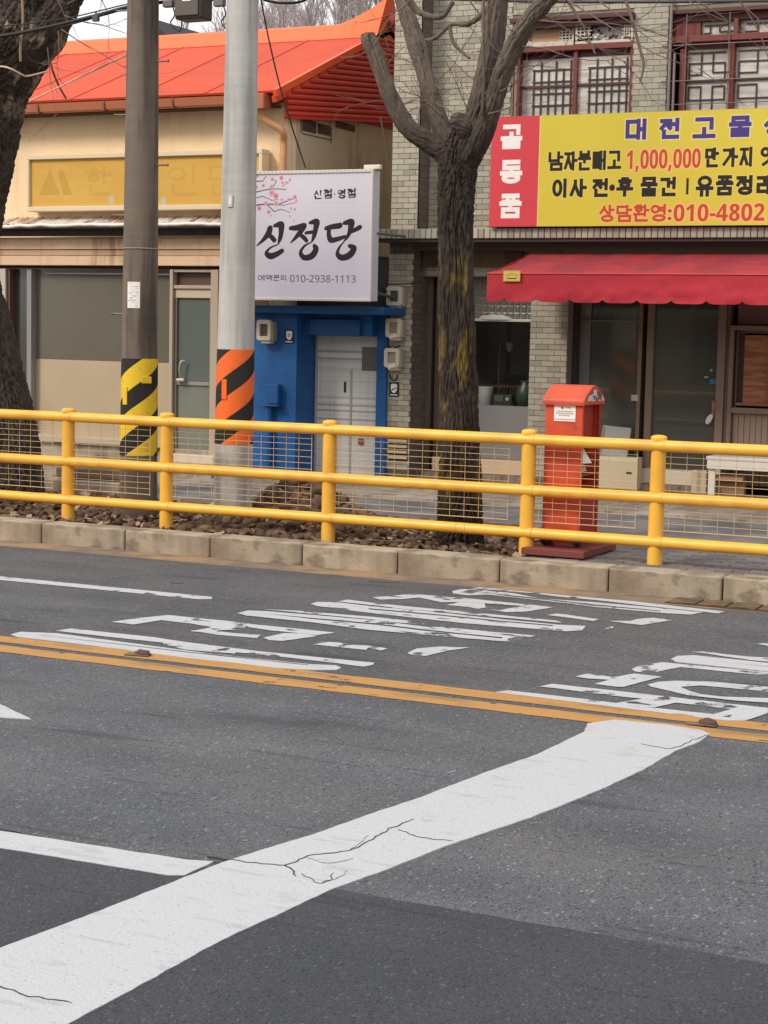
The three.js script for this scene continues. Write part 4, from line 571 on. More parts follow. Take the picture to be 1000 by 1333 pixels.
  obj('gable_wall', new THREE.ExtrudeGeometry(new THREE.Shape([new THREE.Vector2(-2.38, 0.06), new THREE.Vector2(2.38, 0.06), new THREE.Vector2(0, 1.24)]), { depth: 0.05, bevelEnabled: false }).rotateY(PI / 2).translate(XC - 0.06, 4.22, rz), Mrust, roof);
  obj('gable_trim', bx(XC, XC + 0.065, -0.03, 0, -5, 0.1).rotateX(Math.atan(0.093)).translate(0, y0, -5), Mrust, roof);
  // gutter and downpipe
  const g = new THREE.Group(); g.name = 'gutter'; h.add(g);
  { const s = new THREE.Shape(); s.moveTo(0, 0); s.lineTo(0.1, 0.012); s.lineTo(0.115, 0.1); s.lineTo(0.105, 0.1); s.lineTo(0.092, 0.02); s.lineTo(0.01, 0.012); s.lineTo(0.01, 0.1); s.lineTo(0, 0.1);
    const gg = new THREE.ExtrudeGeometry(s, { depth: 8.2, bevelEnabled: false }).rotateY(-PI / 2); /* x -> z, depth -> -x */ obj('trough', gg.translate(xr - 0.14, ey - 0.145, ez - 0.06), Mgutter, g);
    for (let i = 0; i < 9; i++) obj('bracket', bx(xr - 0.4 - i * 0.92, xr - 0.375 - i * 0.92, ey - 0.15, ey - 0.04, ez - 0.07, ez + 0.062), mat(S(120, 74, 56), 0.6), g);
    obj('end_box', rb(xr - 0.3, xr - 0.13, ey - 0.2, ey - 0.035, ez - 0.1, ez + 0.07, 0.01), Mgutter, g);
    const px = -9.816, elbow = tube([[xr - 0.22, ey - 0.18, ez - 0.03], [xr - 0.22, ey - 0.27, ez - 0.06], [px + 0.02, ey - 0.42, -4.83], [px, ey - 0.52, -4.9], [px, ey - 0.7, -4.9]], 0.042, 24, 10);
    obj('downpipe', [elbow, cyl(0.04, 0.04, 1.0, 14).translate(px, ey - 0.7 - 0.5, -4.9)], mat(S(208, 152, 104), 0.55), g); }
  // tin canopy over the shopfront
  const can = new THREE.Group(); can.name = 'tin_canopy'; h.add(can);
  { const p = new THREE.PlaneGeometry(5.2, 0.5, 520, 4), a = p.attributes.position; for (let i = 0; i < a.count; i++) { const x = a.getX(i), t = (a.getY(i) + 0.25) / 0.5; a.setXYZ(i, x - 12.9, 2.985 + 0.11 * t + 0.011 * Math.sin(x * 2 * PI / 0.075) + (1 - t) * 0.016 * n3(x * 1.6, 4, 1), -4.7 - 0.3 * t + (1 - t) * 0.02 * n3(x * 2.6, 8, 2)); } p.computeVertexNormals();
    obj('tin_sheet', p, mat(null, 0.55, { side: THREE.DoubleSide, map: tex(256, 256, (u, v, x, y) => mix(S(226, 218, 208), S(168, 132, 108), sm(0.45, 0.75, fbm(u, v, 14, 4, 350, 4))), true, 1.4) }), can);
    const pts = []; for (let i = 0; i <= 70; i++) { const x = -15.4 + i * 0.0722; pts.push([x, 2.975 + 0.02 * n3(x * 1.6, 4, 1) + 0.012 * n3(x * 6, 1, 1), -4.69 + 0.02 * n3(x * 2.6, 8, 2)]); }
    obj('edge_strip', tube(pts, 0.02, 240, 6), mat(S(232, 228, 222), 0.5), can);
    obj('painted_canopy_shade', bx(-15.4, -10.35, 2.86, 2.945, -4.88, -4.82), mat(S(38, 36, 36), 0.8), can); }  // near-black strip painted as the shade below the tin canopy
  // lintel boards
  obj('fascia', rb(-15.5, -10.3, 2.709, 2.85, -5.15, -4.94, 0.008), Mpeach, h);
  obj('fascia_bead', rb(-15.5, -10.3, 2.637, 2.702, -5.15, -4.955, 0.006), mat(null, 0.9, { map: peachTex, color: new THREE.Color(0.8, 0.78, 0.76) }), h);
  obj('lintel', rb(-15.5, -10.3, 2.521, 2.632, -5.2, -4.93, 0.008), Mpeach, h);
  obj('painted_lintel_shade', bx(-15.5, -10.3, 2.521 - 0.03, 2.521 - 0.002, -5.2, -5.0), mat(S(48, 40, 36), 0.9), h);  // dark strip painted as the shade under the lintel
  // shopfront: glass papered inside, its joinery, the door
  const yL = 2.512 - 0.03, zG = -5.1, ySp = 1.405;
  const glassFilm = (c, s) => tex(256, 256, (u, v, x, y) => { const f = fbm(u, v, 4, 4, s, 4); return c.map((t) => t * (0.9 + 0.2 * f)); }, true, 1.5);
  const Mg1 = mat(null, 0.22, { physical: true, map: glassFilm(S(104, 99, 86), 360), clearcoat: 0.6, clearcoatRoughness: 0.1 }), Mg2 = mat(null, 0.35, { physical: true, map: glassFilm(S(182, 163, 134), 366), clearcoat: 0.7, clearcoatRoughness: 0.12 }), Mg0 = mat(S(66, 64, 60), 0.2, { physical: true, clearcoat: 1, clearcoatRoughness: 0.05 });
  obj('corner_pier', bx(-14.4, -13.66, 0.1, yL, -5.15, -4.97), mat(S(190, 180, 166), 0.8), h);
  obj('dark_jamb', bx(-13.66, -13.614, 0.1, yL, -5.15, -5.0), Mwood, h);
  const wn = new THREE.Group(); wn.name = 'shop_window'; h.add(wn);
  obj('side_pane', bx(-13.691, -13.415, 0.5, yL, zG - 0.02, zG), Mg0, wn);
  obj('mullion', rb(-13.367, -13.298, 0.45, yL, zG - 0.03, -5.0, 0.006), MalumGrey, wn);
  obj('upper_pane', bx(-13.336, -11.389, ySp, yL, zG - 0.02, zG), Mg1, wn);
  obj('lower_pane', bx(-13.334, -11.379, 0.5, ySp - 0.001, zG - 0.02, zG - 0.001), Mg2, wn);
  obj('curtain_rail', bar([-13.127, yL - 0.05, -5.06], [-11.371, yL - 0.055, -5.06], 0.012, 8), MalumGrey, wn);
  obj('sill', rb(-13.659, -11.266, 0.42, 0.5, -5.16, -4.94, 0.01), mat(S(176, 162, 142), 0.85), wn);
  obj('plinth', bx(-15.5, -10.3, 0.05, 0.42, -5.2, -5.0), mat(null, 0.92, { map: slabTex }), h);
  const dr = new THREE.Group(); dr.name = 'door'; h.add(dr);
  const dx0 = -11.28, dx1 = -10.773, yT = 2.264, yT2 = 2.159;
  obj('frame', [rb(-11.323, dx0, 0.3, yL, -5.12, -4.97, 0.006), rb(dx1, -10.673, 0.3, yL, -5.12, -4.97, 0.006), rb(dx0, dx1, yT, yT + 0.04, -5.1, -4.985, 0.005), rb(dx0, dx1, yL - 0.03, yL, -5.1, -4.985, 0.005)], Malum, dr);
  obj('transom_panel', bx(dx0, dx1, yT + 0.04, yL - 0.03, -5.09, -5.06), mat(S(88, 62, 50), 0.5), dr);
  obj('top_rail', rb(dx0 + 0.005, dx1 - 0.005, yT2, yT - 0.006, -5.06, -5.01, 0.005), mat(S(196, 178, 154), 0.5), dr);
  const dg = (c, s) => mat(c, 0.2, { physical: true, clearcoat: 1, clearcoatRoughness: 0.06 });
  obj('pane', bx(dx0 + 0.03, dx1 - 0.03, 1.19, yT2, -5.06, -5.04), dg(S(96, 104, 98)), dr);
  obj('lower_pane', bx(dx0 + 0.03, dx1 - 0.03, 0.42, 1.19 - 0.03, -5.06, -5.04), dg(S(122, 126, 116)), dr);
  obj('stile', [rb(dx0 + 0.003, dx0 + 0.035, 0.32, yT2, -5.07, -5.01, 0.005), rb(dx1 - 0.035, dx1 - 0.003, 0.32, yT2, -5.07, -5.01, 0.005)], mat(S(120, 104, 90), 0.5), dr);
  obj('lock_rail', rb(dx0 + 0.03, dx1 - 0.03, 1.19 - 0.032, 1.19 + 0.008, -5.065, -5.02, 0.004), mat(S(140, 138, 128), 0.5), dr);
  const hy = 1.239, hx = -11.203;
  obj('handle', [rb(hx - 0.02, hx + 0.09, hy - 0.045, hy - 0.005, -5.01, -4.96, 0.012, 2), tube([[hx + 0.03, hy, -4.99], [hx + 0.03, hy + 0.1, -4.96], [hx + 0.05, hy + 0.19, -4.97], [hx + 0.08, hy + 0.2, -4.99]], 0.012, 16, 8)], mat(S(190, 180, 166), 0.35, { metalness: 0.6 }), dr);
  obj('threshold', rb(-11.244, -10.614, 0.269, 0.367, -5.2, -4.82, 0.01), mat(S(206, 192, 172), 0.85), dr);
  obj('step', rb(-11.7, -10.45, 0.1, 0.27, -5.0, -4.5, 0.015), mat(null, 0.92, { map: slabTex }), h);
  obj('roof_slab', bx(-18, XC - 0.2, 2.6, 2.7, -10, -5.2), Mpeach, h);
}
{ // broken step and planks in front of the shop window
  const s = thing('stepping_slab', 'low weathered concrete slabs stacked behind the railing in front of the shop window', 'concrete slab', [-10.555, 0.13, -2.421]);
  obj('slab', rb(-0.55, 0.5, 0, 0.13, -0.3, 0.2, 0.015), mat(null, 0.95, { map: slabTex }), s); obj('slab', tr(rb(-0.4, 0.42, 0.15, 0.25, -0.28, 0.12, 0.015), 0, 0, 0, 0, 0.08), mat(S(128, 108, 90), 0.95), s); obj('prop', [rb(-0.3, -0.2, 0.12, 0.16, -0.2, 0, 0.005), rb(0.2, 0.3, 0.12, 0.16, -0.2, 0, 0.005)], mat(S(70, 58, 48), 1), s);
}
{ // faded yellow sign
  const z = -4.8, x0 = -13.204, x1 = -10.015, yt = 3.792, yb = 3.16;
  const s = thing('signboard', 'faded blank-looking yellow signboard in a cream frame on the upper wall of the cream house', 'sign', [0, 0, 0]);
  obj('box', bx(x0 + 0.03, x1 - 0.03, yb + 0.03, yt - 0.03, ZF - 0.002, z - 0.03), mat(S(190, 170, 130), 0.7), s);
  const f = 0.045, M = mat(S(222, 204, 172), 0.6);
  obj('frame', [rb(x0, x1, yt - f, yt + 0.01, z - 0.16, z + 0.02, 0.008), rb(x0, x1, yb - 0.015, yb + f - 0.005, z - 0.16, z + 0.02, 0.008), rb(x0, x0 + f * 0.7, yb + f, yt - f, z - 0.16, z + 0.018, 0.006), rb(x1 - f, x1, yb + f, yt - f, z - 0.16, z + 0.018, 0.006)], M, s);
  const pr = printed(x0 + 0.03, x1 - 0.04, yb + 0.03, yt - 0.03, z - 0.02, 360, (c, X, Y, w, h) => {
    c.fillStyle = '#d3a545'; c.fillRect(0, 0, w, h);
    for (let i = 0; i < 900; i++) { c.fillStyle = 'rgba(' + (rnd() < 0.5 ? '226,186,80' : '200,150,50') + ',0.06)'; c.beginPath(); c.ellipse(rnd() * w, rnd() * h, rr(8, 70), rr(6, 30), 0, 0, 7); c.fill(); }
    c.fillStyle = c.strokeStyle = 'rgba(178,134,44,0.42)';
    const a = [-13.053,3.637,-12.581,3.334], px = (t) => X(a[0] + (a[2] - a[0]) * t), py = (t) => Y(a[1] + (a[3] - a[1]) * t);
    for (const q of [[0, 0.1, 0.34, 1, 0.68, 0.24], [0.58, 0.78, 1, 1, 0.62, 0]]) void q;
    c.beginPath(); c.moveTo(px(0), py(1)); c.lineTo(px(0.33), py(0)); c.lineTo(px(0.66), py(1)); c.closePath(); c.fill(); c.beginPath(); c.moveTo(px(0.55), py(0.1)); c.lineTo(px(0.72), py(0)); c.lineTo(px(1), py(1)); c.lineTo(px(0.74), py(1)); c.closePath(); c.fill();
    c.strokeStyle = 'rgba(182,138,54,0.3)';
    for (const [ch, B] of [['한', [-12.386,3.651,-12.022,3.318]], ['인', [-11.259,3.646,-10.851,3.303]], ['만', [-10.72,3.652,-10.361,3.296]]]) drawSyllable(c, ch, X(B[0]), Y(B[1]), X(B[2]) - X(B[0]), Y(B[3]) - Y(B[1]), 13);
    c.fillStyle = 'rgba(190,186,176,0.85)'; for (const q of [[-12.033, 3.268, -5.01], [-11.319, 3.246, -4.82]]) { c.beginPath(); c.ellipse(X(q[0]), Y(q[1]), 14, 18, 0, 0, 7); c.fill(); }
  }, 0.5);
  obj('face', pr.g, pr.m, s, true);
}

// ---------------------------------------------------------------- blue entrance under the white sign
const blueTex = tex(256, 256, (u, v, x, y) => { const f = fbm(u, v, 5, 5, 400, 4); return mix(S(4, 94, 158), S(2, 76, 134), sm(0.3, 0.75, f)); }, true, 1.2);
const Mblue = mat(null, 0.6, { map: blueTex, bumpMap: noiseBump, bumpScale: 0.003 }), MblueD = mat(S(8, 76, 130), 0.6);
const XB0 = -10.3, XBi = -9.635, XBr = -8.791, XBe = -8.668, zD = -5.346;
{
  const b = thing('blue_entrance', 'blue painted recessed entrance with pale panelled door below the white signboard', 'entrance');
  const yT = 2, yl = 1.769;
  obj('wall', [bx(XB0, XBi, 0.1, yT, zD - 0.2, -4.95)], Mblue, b);
  obj('post', [bx(XBr, XBe, 0.1, yT, zD - 0.3, -5.26)], Mblue, b);
  obj('lintel', [bx(XBi, XBr, yl, yT, zD - 0.1, -5.12)], Mblue, b);
  obj('lintel_board', rb(XBi + 0.1, XBr - 0.12, yl - 0.002, yT - 0.05, -5.14, -5.06, 0.008), MblueD, b);
  obj('canopy', rb(XB0, -8.462, yT + 0.001, yT + 0.085, -5.3, -4.72, 0.015, 2), MblueD, b);
  obj('upper_wall', bx(XB0 + 0.1, XBe - 0.03, yT + 0.085, 2.6, -5.45, -5.27), mat(S(70, 66, 62), 0.9), b);
  obj('flat_roof', bx(XB0, -8.9, 2.6, 2.66, -8, -5.0), mat(S(120, 116, 110), 0.9), b);
  obj('back_wall', bx(XBi, XBr, 0.1, yT, zD - 0.25, zD - 0.12), mat(S(150, 150, 148), 0.9), b);
  // door leaf: pale plaid sheet with slot, vision panel, low twin panels
  const d = new THREE.Group(); d.name = 'door'; b.add(d);
  const x0 = XBi + 0.005, x1 = XBr - 0.005, zz = zD - 0.06, yb = 0.2, yt = yl + 0.02;
  const pr = printed(x0, x1, yb, yt, zz + 0.001, 420, (c, X, Y, w, h) => {
    c.fillStyle = '#dcd8d0'; c.fillRect(0, 0, w, h);
    for (let i = 0; i < 60; i++) { const y = (Math.round(rnd() * 100) / 100) * h; c.fillStyle = 'rgba(' + (rnd() < 0.5 ? '88,88,84' : '206,204,198') + ',' + rr(0.06, 0.2) + ')'; c.fillRect(0, y, w, rr(2, 12)); }
    for (const t of [0.12, 0.17, 0.5, 0.54, 0.6]) { c.fillStyle = 'rgba(84,84,82,0.4)'; c.fillRect(0, t * h, w, 9); c.fillStyle = 'rgba(214,212,206,0.5)'; c.fillRect(0, t * h + 12, w, 5); }
    for (let i = 0; i < 46; i++) { c.fillStyle = 'rgba(' + (rnd() < 0.5 ? '96,96,92' : '205,202,196') + ',' + rr(0.05, 0.14) + ')'; c.fillRect(rnd() * w, 0, rr(1, 5), h); }
  }, 0.5);
  obj('leaf', bx(x0, x1, yb, yt, zz - 0.05, zz), mat(S(176, 172, 164), 0.6), d); obj('face', pr.g, pr.m, d, true);
  const mid = (x0 + x1) / 2 + 0.04;
  obj('meeting_stile', [rb(mid - 0.012, mid + 0.012, yb, yt - 0.4, zz, zz + 0.012, 0.004), rb(x0, x0 + 0.03, yb, yt, zz, zz + 0.02, 0.004), rb(x0 + 0.03, x1, yt - 0.035, yt, zz, zz + 0.018, 0.004)], mat(S(170, 168, 162), 0.5), d);
  obj('letter_slot', rb(mid - 0.09, mid - 0.065, 1.129, 1.25, zz, zz + 0.012, 0.004), mat(S(34, 32, 32), 0.5), d);
  obj('vision_panel', rb(-9.045, x1, 1.381, 1.646, zz, zz + 0.008, 0.003), mat(S(104, 102, 98), 0.3), d);
  obj('handle', rb(-9.063, -9.005, 0.552, 0.621, zz, zz + 0.03, 0.005), mat(S(170, 74, 58), 0.5), d);
  obj('threshold', rb(XBi, XBr, 0.1, 0.2, zz - 0.1, -4.9, 0.01), mat(null, 0.9, { map: slabTex }), b);
  obj('base_strip', [rb(XB0, XBi, 0.1, 0.21, -4.96, -4.9, 0.008), rb(XBr, XBe + 0.25, 0.1, 0.2, -5.25, -5.19, 0.008)], mat(S(92, 122, 150), 0.8), b);
  // drain pipe with its hopper
  const hx = -9.941;
  obj('pipe', [cyl(0.045, 0.045, 1.05, 14).translate(hx - 0.01, 0.62, -4.89)], Mblue, b);
  obj('hopper', [rb(hx - 0.05, hx + 0.13, 0.989, 1.212, -4.95, -4.85, 0.012), rb(hx - 0.09, hx + 0.15, 0.963, 0.986, -4.95, -4.82, 0.006)], Mblue, b);
}
{ // white lightbox sign
  const z = -4.42, x0 = -9.894, x1 = -8.47, yt = 3.507, yb = 2.141, zb = -4.6;
  const xL = x0 - 0.4;   // goes on behind the pole
  const s = thing('signboard', 'white lightbox sign with blossom branch and black brush lettering above the blue entrance', 'sign');
  obj('box', rb(xL, x1 - 0.003, yb, yt, zb, z - 0.012, 0.008), mat(S(196, 202, 212), 0.45), s);
  const fr = 0.02, M = mat(S(224, 216, 208), 0.5);
  obj('frame', [rb(xL, x1, yt - fr, yt + 0.012, z - 0.03, z + 0.008, 0.004), rb(xL, x1, yb - 0.006, yb + fr, z - 0.03, z + 0.008, 0.004), rb(x1 - fr, x1 + 0.002, yb + fr, yt - fr, z - 0.03, z + 0.007, 0.004), rb(xL, xL + fr, yb + fr, yt - fr, z - 0.03, z + 0.007, 0.004)], M, s);
  for (let i = 0; i < 40; i++) { const x = x1 - 0.03 - i * 0.049; obj('frame_rivet', [bx(x - 0.006, x + 0.006, yt - 0.005, yt + 0.004, z + 0.008, z + 0.011), bx(x - 0.006, x + 0.006, yb + 0.004, yb + 0.012, z + 0.008, z + 0.011)], mat(S(186, 160, 140), 0.5), s); }
  obj('lamp_bar', rb(-8.603, x1 + 0.06, yt + 0.012, yt + 0.06, z - 0.1, z - 0.04, 0.01), mat(S(222, 212, 192), 0.5), s);
for (const [p, q, r] of [[[x1 + 0.0, yt - 0.65, -4.55], [x1 + 0.2, yt - 0.66, -5.4], 0.012], [[x1 - 0.1, yb + 0.1, zb], [x1 - 0.1, yb + 0.05, -5.3], 0.02], [[x0 + 0.2, yt - 0.2, zb], [x0 + 0.2, yt - 0.25, -5.35], 0.02]]) obj('bracket', bar(p, q, r, 6), mat(S(90, 84, 78), 0.6), s);
  const pr = printed(xL + fr, x1 - fr, yb + fr, yt - fr, z - 0.006, 620, (c, X, Y, w, h) => {
    c.fillStyle = '#dcd6e0'; c.fillRect(0, 0, w, h);
    const q = (zx, zy) => [X(-9.895 + (zx - 45) * (-8.471 - -9.895) / 835), Y(3.507 + (zy - 20) * (2.141 - 3.507) / 960)];
    const branch = (pts, wd) => { c.strokeStyle = '#6d5560'; c.lineCap = 'round'; for (let i = 0; i + 1 < pts.length; i++) { const a = q(...pts[i]), b = q(...pts[i + 1]); c.lineWidth = wd * (1 - 0.7 * i / pts.length); c.beginPath(); c.moveTo(...a); c.quadraticCurveTo((a[0] + b[0]) / 2 + 3, (a[1] + b[1]) / 2 - 4, ...b); c.stroke(); } };
    branch([[-60, 60], [40, 90], [100, 85], [125, 50]], 9); branch([[-60, 190], [60, 165], [165, 145], [270, 152]], 9); branch([[-60, 270], [45, 268], [130, 260], [210, 265], [300, 230], [345, 215]], 11); branch([[45, 215], [100, 200], [170, 232], [215, 225]], 6); branch([[130, 262], [185, 315], [240, 300], [300, 325]], 7); branch([[165, 145], [200, 90], [180, 75]], 6); branch([[210, 265], [255, 270], [345, 250]], 5); branch([[240, 130], [290, 95]], 4);
    const fl = (x, y, r, col) => { const [a, b] = q(x, y); c.fillStyle = col; for (let i = 0; i < 5; i++) { const t = i * 1.2566 + x; c.beginPath(); c.ellipse(a + Math.cos(t) * r * 0.6, b + Math.sin(t) * r * 0.6, r * 0.55, r * 0.5, t, 0, 7); c.fill(); } c.fillStyle = '#b04050'; c.beginPath(); c.arc(a, b, r * 0.25, 0, 7); c.fill(); };
    for (const [x, y, r] of [[60, 45, 13], [55, 130, 13], [105, 118, 11], [168, 175, 22], [198, 198, 18], [170, 72, 14], [235, 65, 14], [245, 100, 11], [272, 100, 11], [298, 80, 12], [165, 130, 15], [200, 255, 18], [125, 252, 15], [78, 290, 15], [148, 318, 13], [290, 225, 12], [335, 208, 13], [310, 295, 9], [335, 300, 8], [300, 350, 8], [165, 345, 6], [330, 388, 6], [240, 228, 8], [345, 232, 8], [20, 250, 16], [-10, 100, 16]]) fl(x, y, r, rnd() < 0.4 ? '#d98a98' : '#dca6b0');
    c.fillStyle = '#2a1e22'; c.strokeStyle = '#2a1e22';
    const put = (ch, a, b, d, e, pen, br) => { const A = q(a, b), B = q(d, e); drawSyllable(c, ch, A[0], A[1], B[0] - A[0], B[1] - A[1], pen, br); };
    put('신', 468, 160, 530, 228, 11, 1); put('점', 540, 152, 600, 225, 11, 1); put('영', 635, 155, 695, 225, 11, 1); put('점', 705, 150, 766, 222, 11, 1); { const d = q(616, 190); c.beginPath(); c.arc(...d, 5, 0, 7); c.fill(); }
    c.fillStyle = 'rgba(150,140,150,0.4)'; { const a = q(450, 250), b = q(785, 256); c.fillRect(a[0], a[1], b[0] - a[0], 2); }
    c.fillStyle = '#2c1c1e';
    const brush = (pts) => { // [x, y, width] joined by round stamps
      const P = pts.map((t) => V3(t[0], t[1], t[2])), cv = new THREE.CatmullRomCurve3(P, false, 'centripetal'); for (let i = 0; i <= 160; i++) { const t = cv.getPoint(i / 160), [a, b] = q(t.x, t.y), k = (q(1, 0)[0] - q(0, 0)[0]) * t.z / 2; c.beginPath(); c.ellipse(a, b, k * 1.05, k * 0.85, -0.6, 0, 7); c.fill(); } };
    for (const t of [[[158, 440, 40], [150, 474, 46], [110, 528, 28], [64, 572, 8]], [[148, 488, 26], [172, 508, 30], [192, 532, 30]], [[192, 420, 24], [236, 414, 46], [240, 470, 36], [232, 520, 30], [222, 552, 14]], [[222, 560, 8], [160, 590, 16], [134, 628, 26], [168, 650, 44], [210, 635, 40], [246, 612, 34]],
      [[308, 440, 28], [350, 438, 40], [402, 424, 40], [380, 465, 40], [350, 505, 30], [312, 548, 10]], [[378, 490, 24], [404, 512, 28], [424, 536, 24]], [[418, 476, 22], [470, 470, 26]], [[446, 400, 22], [490, 396, 44], [486, 450, 36], [476, 500, 30], [462, 540, 14]], [[458, 545, 8], [408, 575, 18], [382, 625, 26], [408, 660, 36], [462, 648, 48], [490, 598, 40], [478, 570, 22]],
      [[562, 442, 30], [600, 432, 36], [656, 424, 40]], [[582, 446, 28], [580, 490, 30], [596, 530, 36], [640, 524, 34], [692, 506, 24]], [[688, 404, 26], [734, 400, 46], [730, 455, 36], [712, 505, 24], [684, 545, 8]], [[728, 474, 24], [762, 456, 30], [794, 438, 34]], [[690, 540, 7], [654, 588, 18], [644, 636, 28], [674, 660, 40], [728, 642, 50], [756, 592, 40], [726, 572, 24]]]) brush(t);
    c.strokeStyle = c.fillStyle = '#4a4048';
    put('예', 75, 792, 128, 836, 5); put('약', 133, 790, 182, 838, 5); put('문', 188, 792, 232, 838, 5); put('의', 238, 792, 286, 836, 5);
    const A = q(306, 790), B = q(778, 844); fitText(c, '010-2938-1113', A[0], A[1], B[0] - A[0], B[1] - A[1], 'normal');
    c.lineWidth = 1.5; 
  }, 0.4);
  obj('face', pr.g, pr.m, s, true);
}

// ---------------------------------------------------------------- pale brick building with the antique shop
const ZB = -5.6, ZP = -5.3, XL = -8.671;
const shopParts = {};
{
  const b = thing('brick_building', 'pale glazed brick building with red brown lattice windows above a glass fronted shop', 'building');
  const brickTones = [S(174, 166, 148), S(168, 160, 142), S(179, 170, 151), S(161, 153, 136), S(170, 163, 146), S(153, 144, 127)].map((c) => mat(c, 0.45, { bumpMap: noiseBump, bumpScale: 0.002 }));
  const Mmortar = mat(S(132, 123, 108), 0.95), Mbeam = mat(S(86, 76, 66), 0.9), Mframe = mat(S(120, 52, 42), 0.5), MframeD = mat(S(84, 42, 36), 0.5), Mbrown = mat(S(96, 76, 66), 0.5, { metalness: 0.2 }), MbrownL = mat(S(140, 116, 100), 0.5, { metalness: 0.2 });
  const yLt = 2.931, yLb = 2.828;
  // windows (limits in x, bottom hidden behind the banner)
  const w1 = [-7.395, -6.058, 3.6, 5.191], w2 = [-5.684, -3.2, 3.6, 5.187];
  const gx0 = -8.355, gx1 = gx0;         // the corner pier stands well proud of the wall
  // backing walls
  const back = obj('wall', [bx(gx0, w1[0], yLb, 7.4, -5.95, ZB - 0.012), bx(w1[1], w2[0], yLb, 7.4, -5.95, ZB - 0.012), bx(w1[0], w1[1], yLb, w1[2], -5.95, ZB - 0.012), bx(w1[0], w1[1], w1[3], 7.4, -5.95, ZB - 0.012), bx(w2[0], 2, yLb, w2[2], -5.95, ZB - 0.012), bx(w2[0], w2[1], w2[3], 7.4, -5.95, ZB - 0.012), bx(w2[1], 2, w2[2], 7.4, -5.95, ZB - 0.012)], Mmortar, b);
  obj('side_wall', [bx(XL, XL + 0.25, 0.1, 7.4, -14, -5.95), bx(XL + 0.25, 2, 0.1, 7.4, -14, -13.8), bx(1.8, 2, 0.1, 7.4, -13.8, -5.95)], Mmortar, b);
  obj('floor_slab', bx(XL + 0.25, 1.8, 2.62, 2.8, -13.8, -5.95), Mbeam, b); obj('flat_roof', bx(XL, 2, 7.4, 7.6, -14, -5.5), Mbeam, b);
  // bricks: collected, the nearest 300 single, the others joined
  const bricks = [], bw = 0.138, bh = 0.054, jt = 0.0055;
  const field = (x0, x1, y0, y1, z, holes = [], depth = 0.03) => {
    const rows = Math.floor((y1 - y0) / (bh + jt));
    for (let r = 0; r < rows; r++) {
      const y = y0 + r * (bh + jt), off = (r % 2) * (bw + jt) / 2; let x = x0 - off;
      while (x < x1 - 0.02) {
        const a = Math.max(x, x0), c = Math.min(x + bw, x1); x += bw + jt; if (c - a < 0.025) continue;
        const blocked = holes.some((h) => c > h[0] && a < h[1] && y + bh > h[2] && y < h[3]);
        if (blocked) { for (const h of holes) if (c > h[0] && a < h[1] && y + bh > h[2] && y < h[3]) { if (h[0] - a > 0.025) bricks.push([a, h[0], y, z, depth]); if (c - h[1] > 0.025) bricks.push([h[1], c, y, z, depth]); } continue; }
        bricks.push([a, c, y, z, depth]);
      }
    }
  };
  field(XL, gx0, yLt + 0.005, 5.75, ZP, [], 0.04);                                              // corner pilaster
  field(gx1, w1[0] - 0.02, yLt + 0.005, 5.75, ZB, []);
  const lintelHoles = [[w1[0], w1[1], w1[2], w1[3]], [w2[0], w2[1], w2[2], w2[3]]];
  field(w1[0] - 0.013, -2.9, 4.1, 5.75, ZB, lintelHoles);
  const px0 = -7.091, px1 = -6.668, cx0 = -8.686, cx1 = -8.386;
  field(px0, px1, 0.3, 2.45, -5.55); field(cx0, cx1, 0.3, 2.7, ZP); field(-8.439 + 0.1, -7.117, 2.45, 2.72, -5.55);
  obj('pier', bx(px0, px1, 0.1, yLb, -5.95, -5.562), Mmortar, b); const shadedSideTex = tex(256, 256, (u, v) => { const r = Math.floor(v * 8), fu = (u * 4 + (r % 2) * 0.5) % 1, fv = (v * 8) % 1; return fu < 0.05 || fv < 0.1 ? S(70, 62, 56) : mix(S(112, 98, 86), S(96, 84, 76), hash(Math.floor((u * 4 + (r % 2) * 0.5) % 4), r, 3)); }, true, 0.6, 0.54), MshadedSide = mat(null, 0.7, { map: shadedSideTex });  // side bricks darkened, the shade of that face put into the texture
  obj('corner_pier', [bx(cx0, cx1, 0.1, yLb, -6.1, ZP - 0.012)], MshadedSide, b);
  obj('pilaster', bx(XL, gx0, yLt, 7.4, ZB - 0.3, ZP - 0.012), MshadedSide, b);
  obj('shop_lintel', bx(cx1, px0, 2.44, yLb, -5.95, -5.562), Mmortar, b);
  bricks.sort((p, q) => (q[0] - p[0]) + 0.3 * (p[2] - q[2]));
  const seen = bricks.filter((q) => q[2] < 5.35), rest = bricks.filter((q) => q[2] >= 5.35), lib = new Map(), restG = [];
  bricks.length = 0; seen.forEach((q, i) => (i < 296 ? bricks : rest).push(q));
  const bgeo = (l, d) => { const k = Math.round(l * 200) + '_' + d; if (!lib.has(k)) lib.set(k, uvm(new THREE.BoxGeometry(Math.round(l * 200) / 200, bh, d))); return lib.get(k); };
  bricks.forEach(([a, c, y, z, d], i) => { const m = new THREE.Mesh(bgeo(c - a, d), brickTones[Math.floor(Math.pow(hash(i, 3, 5), 1.4) * 6)]); m.name = 'brick'; m.position.set((a + c) / 2, y + bh / 2, z - d / 2 + 0.004 * (hash(i, 1, 1) - 0.5)); b.add(m); });
